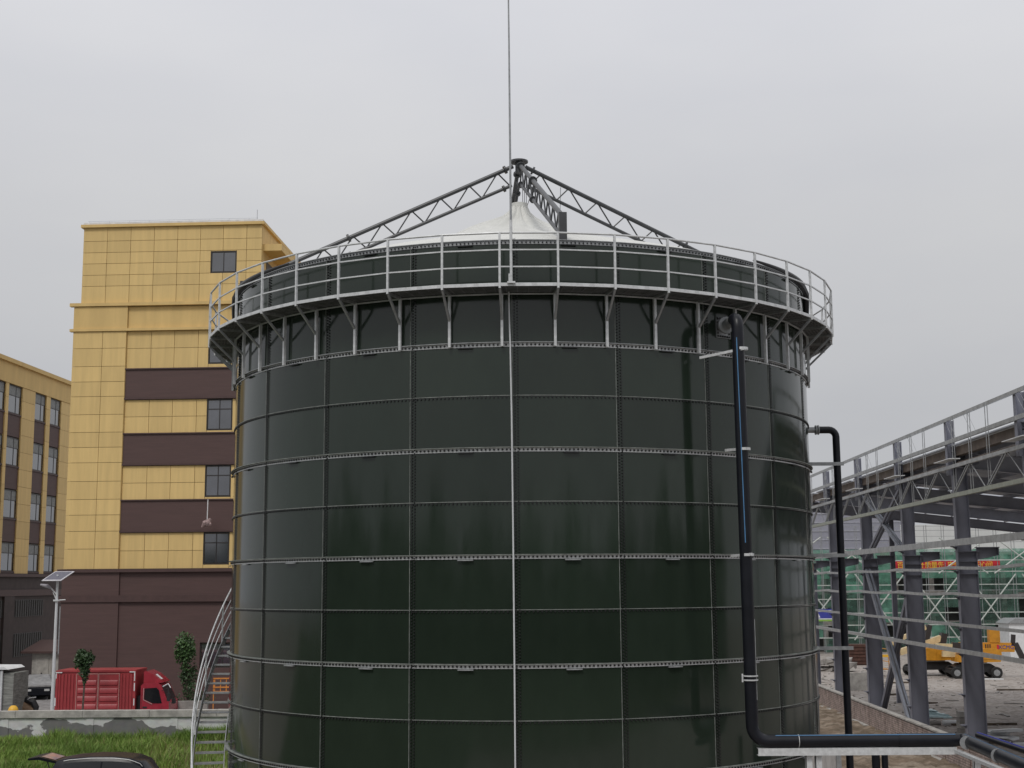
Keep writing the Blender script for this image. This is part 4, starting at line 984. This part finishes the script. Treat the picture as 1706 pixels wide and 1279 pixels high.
p=atZ(1662,1236); o=thing('foam_board_pile','pile of white foam boards and scraps on the ground at lower right','board pile',(p.x,p.y,0),-.5)
for q in range(7): part('board',rough_block(1.5,.7,.09,.08),white,o,(random.uniform(-.4,.4),random.uniform(-.6,.6),.09*q),(0,0,random.uniform(-.6,.6)))
p=atZ(1690,1246); o=part('white_pipe_length',MB().tube([(0,0,.12),(2.2,.5,.12)],.13,12),white,None,(p.x,p.y,0)); tag(o,'white plastic pipe lying on the ground at the right edge','pipe')
p=atZ(1388,1118); o=thing('rubble_heap','heap of broken grey concrete slabs beyond the brick wall','rubble',(p.x,p.y,0))
for q in range(9): part('slab',rough_block(random.uniform(.9,2.2),1.2,.4,.2),conc,o,(random.uniform(-1.4,1.2),random.uniform(-1,1),.3*(q//3)),(random.uniform(-.2,.2),random.uniform(-.2,.2),random.uniform(-1,1)))
p=atZ(1432,1150); o=thing('precast_box','grey precast concrete pit box standing on the yard','concrete box',(p.x,p.y,0),.25)
part('box_wall',MB().box(-1.1,1.1,-.08,.08,0,1.25).box(-1.1,-.95,.081,1.4,0,1.25).box(.95,1.1,.081,1.4,0,1.25),concl,o)
p=atZ(1436,1108); o=thing('rebar_crate','dark brown rusty crate stacked beyond the concrete box','crate',(p.x,p.y,0))
rust=mat('rust',(.10,.045,.032),rough=.85,var=.3,scale=3)
part('crate_body',MB().box(-1.1,1.1,0,1.4,0,1.9),rust,o)
m_=MB()
for q in range(6): m_.box(-1.12,1.12,-.06,-.002,.1+q*.31,.3+q*.31)
part('crate_board',m_,rust,o)
grp='loose planks and scraps on the yard'
plank=mat('old_plank',(.13,.10,.075),rough=.9,var=.3,scale=4)
for i_,(x_,y_,l_,rz,lab) in enumerate(((1502,1138,2.2,.1,'flat dark plank on the yard just right of the brace crossing'),(1550,1172,1.0,.4,'short broken timber left of the block stack'),(1490,1158,1.3,.15,'thin dark stick lying left of the second column'),(1640,1208,3.5,.05,'long weathered board lying right of the nearest column'),(1690,1150,2.4,0,'pale plank near the right edge below the machine wheels'),(1462,1178,1.0,.5,'stacked scrap timbers just behind the brick wall'),(1655,1132,1.5,-.2,'white scrap strip on the ground by the rear wheel'))):
    p=atZ(x_,y_); o=part('plank',rough_block(l_,.25,.10,.03),white if i_==6 else plank,None,(p.x,p.y,0),(0,0,rz)); tag(o,lab,'plank',grp)
m_=MB()
for q in range(900):
    x_=random.uniform(18.9,60); y_=random.uniform(50,125)
    if random.random()<.3: x_=random.uniform(19,26)
    s_=random.uniform(.03,.10); m_.prism([(x_-s_,y_),(x_,y_-s_),(x_+s_,y_+s_*.4),(x_,y_+s_)],0,s_*random.uniform(.5,1.1),'z')
for q in range(160):
    x_=random.uniform(19.5,50); y_=random.uniform(52,112); a_=random.uniform(0,3.1); l_=random.uniform(.3,1.3)
    m_.bar((x_,y_,.03),(x_+l_*math.cos(a_),y_+l_*math.sin(a_),.05),random.uniform(.06,.2),.05)
part('gravel_scraps',m_,conc,None,stuff=True); bpy.data.objects['gravel_scraps']['label']='stones and chips scattered over the dirt yard'; bpy.data.objects['gravel_scraps']['category']='rubble'
m_=MB()
for q in range(700):
    y_=random.uniform(33,88); x_=random.uniform(9.2,17.6)+.03*(y_-38); s_=random.uniform(.04,.16)
    m_.prism([(x_-s_,y_),(x_,y_-s_),(x_+s_,y_+s_*.4),(x_,y_+s_)],0.1,.12+s_*random.uniform(.5,1.2),'z')
o=part('soil_clods',m_,mat('clod',(.30,.26,.21),rough=.95,var=.35,scale=2),None,stuff=True); o['label']='clods and stones on the soil beside the tank'; o['category']='rubble'
p=atY(1378,1225,52); o=part('apron_slab',MB().prism([(0,0),(1.0,-3.5),(2.2,-7.5),(1.4,-8),(-.6,-1)],0.1,.3,'z'),concl,None,(p.x-.4,56,0)); tag(o,'pale broken concrete slab edge on the soil beside the tank','slab')
# ---------------------------------------------------------------- boom lifts
def boom_lift(loc,rz,label,flip=1):
    t=thing('boom_lift',label,'boom lift',loc,rz,'yellow boom lifts parked beyond the hall')
    part('chassis',MB().prism([(-1.5,.5),(1.5,.5),(1.6,.9),(1.2,1.15),(-1.2,1.15),(-1.6,.9)],-.75,.75,'y').box(-2.0,-1.5,-.9,.9,.4,.75).box(1.5,2.0,-.9,.9,.4,.75),rubber,t)
    part('deck_plate',MB().box(-.9,.9,-.8,.8,1.152,1.25),galvd,t)
    for sx in (-1.55,1.55):
        for sy in (-.95,.95): wheel(t,sx,sy,.46,.46,.36,rim=galvd)
    part('counterweight',MB().prism([(.1,1.26),(1.9,1.3),(2.05,1.6),(2.0,2.2),(1.6,2.35),(.1,2.3)],-1.05,-.1,'y').prism([(.45,1.5),(1.5,1.5),(1.6,1.75),(1.5,2.0),(.45,2.0),(.3,1.75)],-1.09,-1.052,'y'),orange,t)
    part('engine_cover',MB().prism([(-1.5,1.3),(.1,1.26),(.1,2.3),(-1.3,2.2)],-1.0,.9,'y'),orange,t)
    part('warning_plate',MB().box(-1.2,-.85,-1.02,-1.002,1.8,2.1),white,t)
    return t
pz=atZ(1578,1128)
b1=boom_lift((pz.x-.6,pz.y+2.2,0),.12,'boom lift with folded cream booms, left of the two parked machines')
part('main_boom',MB().bar((-2.6,.1,1.9),(1.0,.1,3.0),.42,.5),cream,b1); part('jib_boom',MB().bar((-3.4,.2,2.6),(-.2,.2,3.9),.3,.34),cream,b1)
part('boom_link',MB().bar((-.2,.15,2.9),(.1,.15,4.1),.35,.4).bar((1.0,.1,2.2),(1.3,.1,3.4),.5,.5),frame_m,b1)
part('work_basket',MB().bar((-3.8,-.5,1.2),(-3.8,.9,1.2),.06,.06).bar((-3.8,-.5,2.2),(-3.8,.9,2.2),.06,.06).bar((-3.8,-.5,.6),(-3.8,-.5,2.2),.06,.06).bar((-3.8,.9,.6),(-3.8,.9,2.2),.06,.06).box(-4.5,-3.8,-.5,.9,.55,.62),orange,b1)
p2=atZ(1632,1131)
b2=boom_lift((p2.x,p2.y+1.4,0),-.06,'boom lift with long orange boom raised level, right of the two parked machines')
zb_=atY(1650,1078,p2.y+1.4).z
bx=lambda px: atY(px,1078,p2.y+1.4).x-p2.x
part('main_boom',MB().bar((bx(1599),.1,zb_+.05),(bx(1688),.1,zb_-.02),.5,.72),orange,b2)
part('boom_sleeve',MB().bar((bx(1560),.1,zb_+.12),(bx(1588),.1,zb_+.06),.4,.42),cream,b2); part('boom_pivot',MB().bar((bx(1587),.1,zb_+.05),(bx(1600),.1,zb_+.0),.52,.74),frame_m,b2)
part('boom_head',MB().box(bx(1648),bx(1665),-.2,.5,zb_+.38,zb_+1.4),orange,b2)
part('lower_boom',MB().bar((bx(1570),.0,1.9),(bx(1650),.0,1.8),.4,.45),cream,b2)
part('boom_slot',MB().box(bx(1640),bx(1642),-.16,-.152,zb_-.2,zb_+.25).box(bx(1643.5),bx(1645.5),-.16,-.152,zb_-.2,zb_+.25).box(bx(1647),bx(1649),-.16,-.152,zb_-.2,zb_+.25),frame_m,b2)
part('link_arm',MB().bar((bx(1690),0,zb_+.3),(bx(1704),0,1.2),.35,.4).bar((bx(1686),0,zb_+.1),(bx(1688),0,zb_+1.0),.3,.3),frame_m,b2)
def text(s,size,m,parent,loc,rot,name,ext=.003,ws=1):
    c=bpy.data.curves.new(name,'FONT'); c.body=s; c.size=size; c.extrude=ext; c.align_x='CENTER'; c.align_y='CENTER'; c.space_character=ws
    o=bpy.data.objects.new(name,c); S.collection.objects.link(o); bpy.context.view_layer.update()
    dg=bpy.context.evaluated_depsgraph_get(); me=bpy.data.meshes.new_from_object(o.evaluated_get(dg)); bpy.data.objects.remove(o)
    me.materials.clear(); me.materials.append(m); return link(name,me,parent,loc,rot)
text('XCMG',.42,blue,b2,((bx(1662)+bx(1674))/2+.3,-.165,zb_+.0),(math.pi/2,0,0),'lettering')
part('logo',MB().box(bx(1659),bx(1662.5),-.162,-.152,zb_-.15,zb_+.2),redb,b2)
# white cabin / tank at right edge
p=atZ(1693,1105); o=thing('site_cabin','white site cabin at the right edge behind the machines','cabin',(atY(1683,1080,p.y+9).x+1.2,p.y+9,0))
part('cabin_wall',MB().box(-1.2,4,0,3,0,3.4),white,o); part('cabin_roof',MB().prism([(-1.4,3.41),(4.2,3.41),(3.6,3.9),(-.6,3.9)],-.2,3.2,'y'),galvd,o)
part('cabin_seam',MB().box(.6,.66,-.03,-.002,.2,3.3),galvd,o)
o=thing('yellow_post_frame','small yellow steel stand left of the folded boom lift','stand',(atZ(1484,1128).x,atZ(1484,1128).y,0))
part('stand_frame',MB().box(-.9,-.7,0,.2,0,1.6).box(.4,.6,0,.2,0,2.6).box(-.9,.6,.0,.2,1.6,1.8),ylw,o)
# ---------------------------------------------------------------- building under construction with green netting
SZ=150; GX0=26; GX1=96
gb=thing('netted_building','concrete building under construction wrapped in green safety netting','building',(60,SZ,0))
zTop=atY(1600,914,SZ).z
fl=3.3
part('core',MB().box(GX0-60+.5,GX1-60-.5,3.5,18,0,zTop-.5),mat('dark_interior',(.10,.105,.10),rough=.9,var=.2),gb)
nfl=int(zTop/fl)+1
for i_ in range(nfl): part('floor_slab',MB().box(GX0-60,GX1-60,1.2,3.5,min(zTop-.3,(i_+1)*fl)-.35,min(zTop-.3,(i_+1)*fl)),conc,gb)
for i_ in range(18): x_=GX0-59.6+i_*4.0; part('concrete_column',MB().box(x_,x_+.5,1.25,1.75,0,zTop-.66),conc,gb)
# net panels: full above, patchy below
x_=GX0-60
i_=0
while x_<GX1-60:
    for j in range(7):
        z0=j*zTop/7; z1=(j+1)*zTop/7
        if j<2 and random.random()<.35: continue
        if 2<=j<5 and random.random()<.12: continue
        m_=MB(); n=5; vs=[];fs=[]
        for a in range(n+1):
            for b in range(n+1):
                vs.append((x_+2.7*a/n,.35+random.uniform(-.10,.10),z0+(z1-z0)*b/n))
        for a in range(n):
            for b in range(n): q=a*(n+1)+b; fs.append((q,q+n+1,q+n+2,q+1))
        m_.add(vs,fs,True); part('net_sheet',m_,netm if j>4 or random.random()<.35 else netd,gb)
    x_+=2.72
zw=atY(1600,872,SZ).z
part('pale_screen',MB().box(atY(1512,900,SZ).x-60,GX1-60,2.5,2.6,zTop-.2,zw),mat('pale_screen',(.62,.63,.62),rough=.7,var=.06,scale=.5),gb)
# scaffold
sc_=thing('scaffold','pale steel tube scaffold with diagonal braces in front of the green netting','scaffold',(60,SZ-3,0))
zsc=atY(1600,874,SZ-3).z
pm_=MB().tube([(0,0,0),(0,0,zsc)],.035,5).mesh('standard',galvd)
x_=GX0-60
while x_<GX1-60: link('standard',pm_,sc_,(x_,0,0)); link('standard',pm_,sc_,(x_+.15,1.3,0)); x_+=1.9
for y_,th in [(933,.11),(952,.10),(973.5,.09),(983,.05),(996.7,.09),(1020,.10),(1040,.10),(1061,.11),(883,.05),(893,.04),(903,.05),(876,.04)]:
    z=atY(1600,y_,SZ-3).z; part('ledger',MB().box(GX0-60,GX1-60,-.06-th/2,-.06+th/2,z-th/2,z+th/2),polem if th>.06 else galvd,sc_)
def XP_(cx,cy,hw,hh):
    for s in (-1,1):
        p=atY(cx-hw*s,cy-hh,SZ-3.4)-sc_.location; q=atY(cx+hw*s,cy+hh,SZ-3.4)-sc_.location
        part('diagonal_brace',MB().tube([p,q],.075,6),polem,sc_)
for k in range(-3,3): XP_(1558+93*k,1011,41,55)
for k in range(-3,3): XP_(1605+93*k,925,41,30) if k!=-1 else None
# banner
bz=atY(1578,941.5,SZ-2.6)
x0=atY(1488,941,SZ-2.6).x; x1=atY(1666,941,SZ-2.6).x; hb2=.5
bn=thing('red_banner','long red banner with yellow slogan hung across the green netting','banner',((x0+x1)/2,SZ-2.6,bz.z))
part('cloth',MB().box(-(x1-x0)/2,(x1-x0)/2,.0,.03,-.46,.46),redb,bn)
rotT=(math.pi/2,0,0)
def tx(s,px): 
    text(s,.74,yelt,bn,(atY(px,941,SZ-2.6).x-(x0+x1)/2,-.01,0),rotT,'lettering',.004,1.0)
for s,px in (('百',1500),('年',1509.5),('大',1519),('计',1535),('质',1546),('量',1556.5),('先',1567.5),('安',1584),('全',1594),('第',1605),('一',1615),('记',1629.5),('心',1638.5),('间',1648.5)): tx(s,px)
# blue sign
p=atY(1368,1023,SZ-4); o=thing('blue_sign','blue site sign with white mark and green edge hung on the scaffold','sign',(p.x,p.y,p.z))
part('board',MB().box(-1.2,1.15,0,.06,-.55,.55),blue,o); part('white_mark',MB().box(-.5,1.1,-.02,-.002,.25,.42).prism([(-.6,-.4),(-.1,-.35),(-.35,.2),(-.6,.25)],-.02,-.002,'y').box(-1.2,1.15,-.02,-.002,-.55,-.45),white,o); part('green_edge',MB().box(-1.2,1.15,-.0,.05,-.75,-.56),mat('sign_green',(.25,.45,.08)),o)
# grey siding hall further off, seen through the frame
sh_=thing('grey_siding_hall','distant grey ribbed metal hall seen between the columns','building',(44,172,0))
m_=MB()
zs0=atY(1450,850,172).z+1.5
part('wall',MB().box(-12,7.3,0,20,0,zs0),mat('siding_grey',(.30,.30,.35),rough=.5,var=.06),sh_)
for z in np.arange(3,zs0,1.1): m_.box(-12,7.3,-.06,-.002,z,z+.12)
part('siding_rib',m_,mat('siding_light',(.42,.42,.47),rough=.5),sh_)
# ---------------------------------------------------------------- field and tree belt added behind the viewer to darken the enamel reflections
struct('unseen_field',MB().add([(-260,-240,.006),(120,-240,.006),(120,-4,.006),(-12,-4,.006),(-12,39.5,.006),(-260,39.5,.006)],[(0,1,2,3,4,5)]),ground_mat('unseen_field_grass',[(.05,.075,.03),(.08,.10,.045),(.035,.055,.022)],[.05,.3],.6,2))  # unseen dark grass sheet, added so the enamel mirrors dark green
tb=MB(); lv=[];lf=[]
for q in range(260):
    a=R_(88+184*q/260)+random.uniform(-.01,.01); d=random.uniform(78,98); cx_,cy2=math.sin(a)*d,math.cos(a)*d+10
    hgt=random.uniform(9,16)+2.5*math.sin(q*.21); w=random.uniform(2.6,4.4)
    for k in range(26):
        u=rng.normal(size=3); u/=np.linalg.norm(u); p_=Vector((cx_+u[0]*w,cy2+u[1]*w,hgt*.55+u[2]*hgt*.45))
        e1=Vector(rng.normal(size=3)).normalized()*random.uniform(1,2); e2=e1.cross(Vector(rng.normal(size=3))).normalized()*random.uniform(.8,1.6)
        tb.add([p_-e1,p_-e2,p_+e1,p_+e2],[(0,1,2,3)])
    tb.tube([(cx_,cy2,0),(cx_,cy2,hgt*.5),(cx_,cy2,hgt*.85)],[w*.8,w*.75,w*.2],7)
me_=tb.mesh('unseen_tree_belt',leafd); o=link('unseen_tree_belt',me_); o['kind']='stuff'; o['label']='unseen wood added behind the viewer to darken the tank reflection'; o['category']='added trees'
print('objects',len(bpy.data.objects))
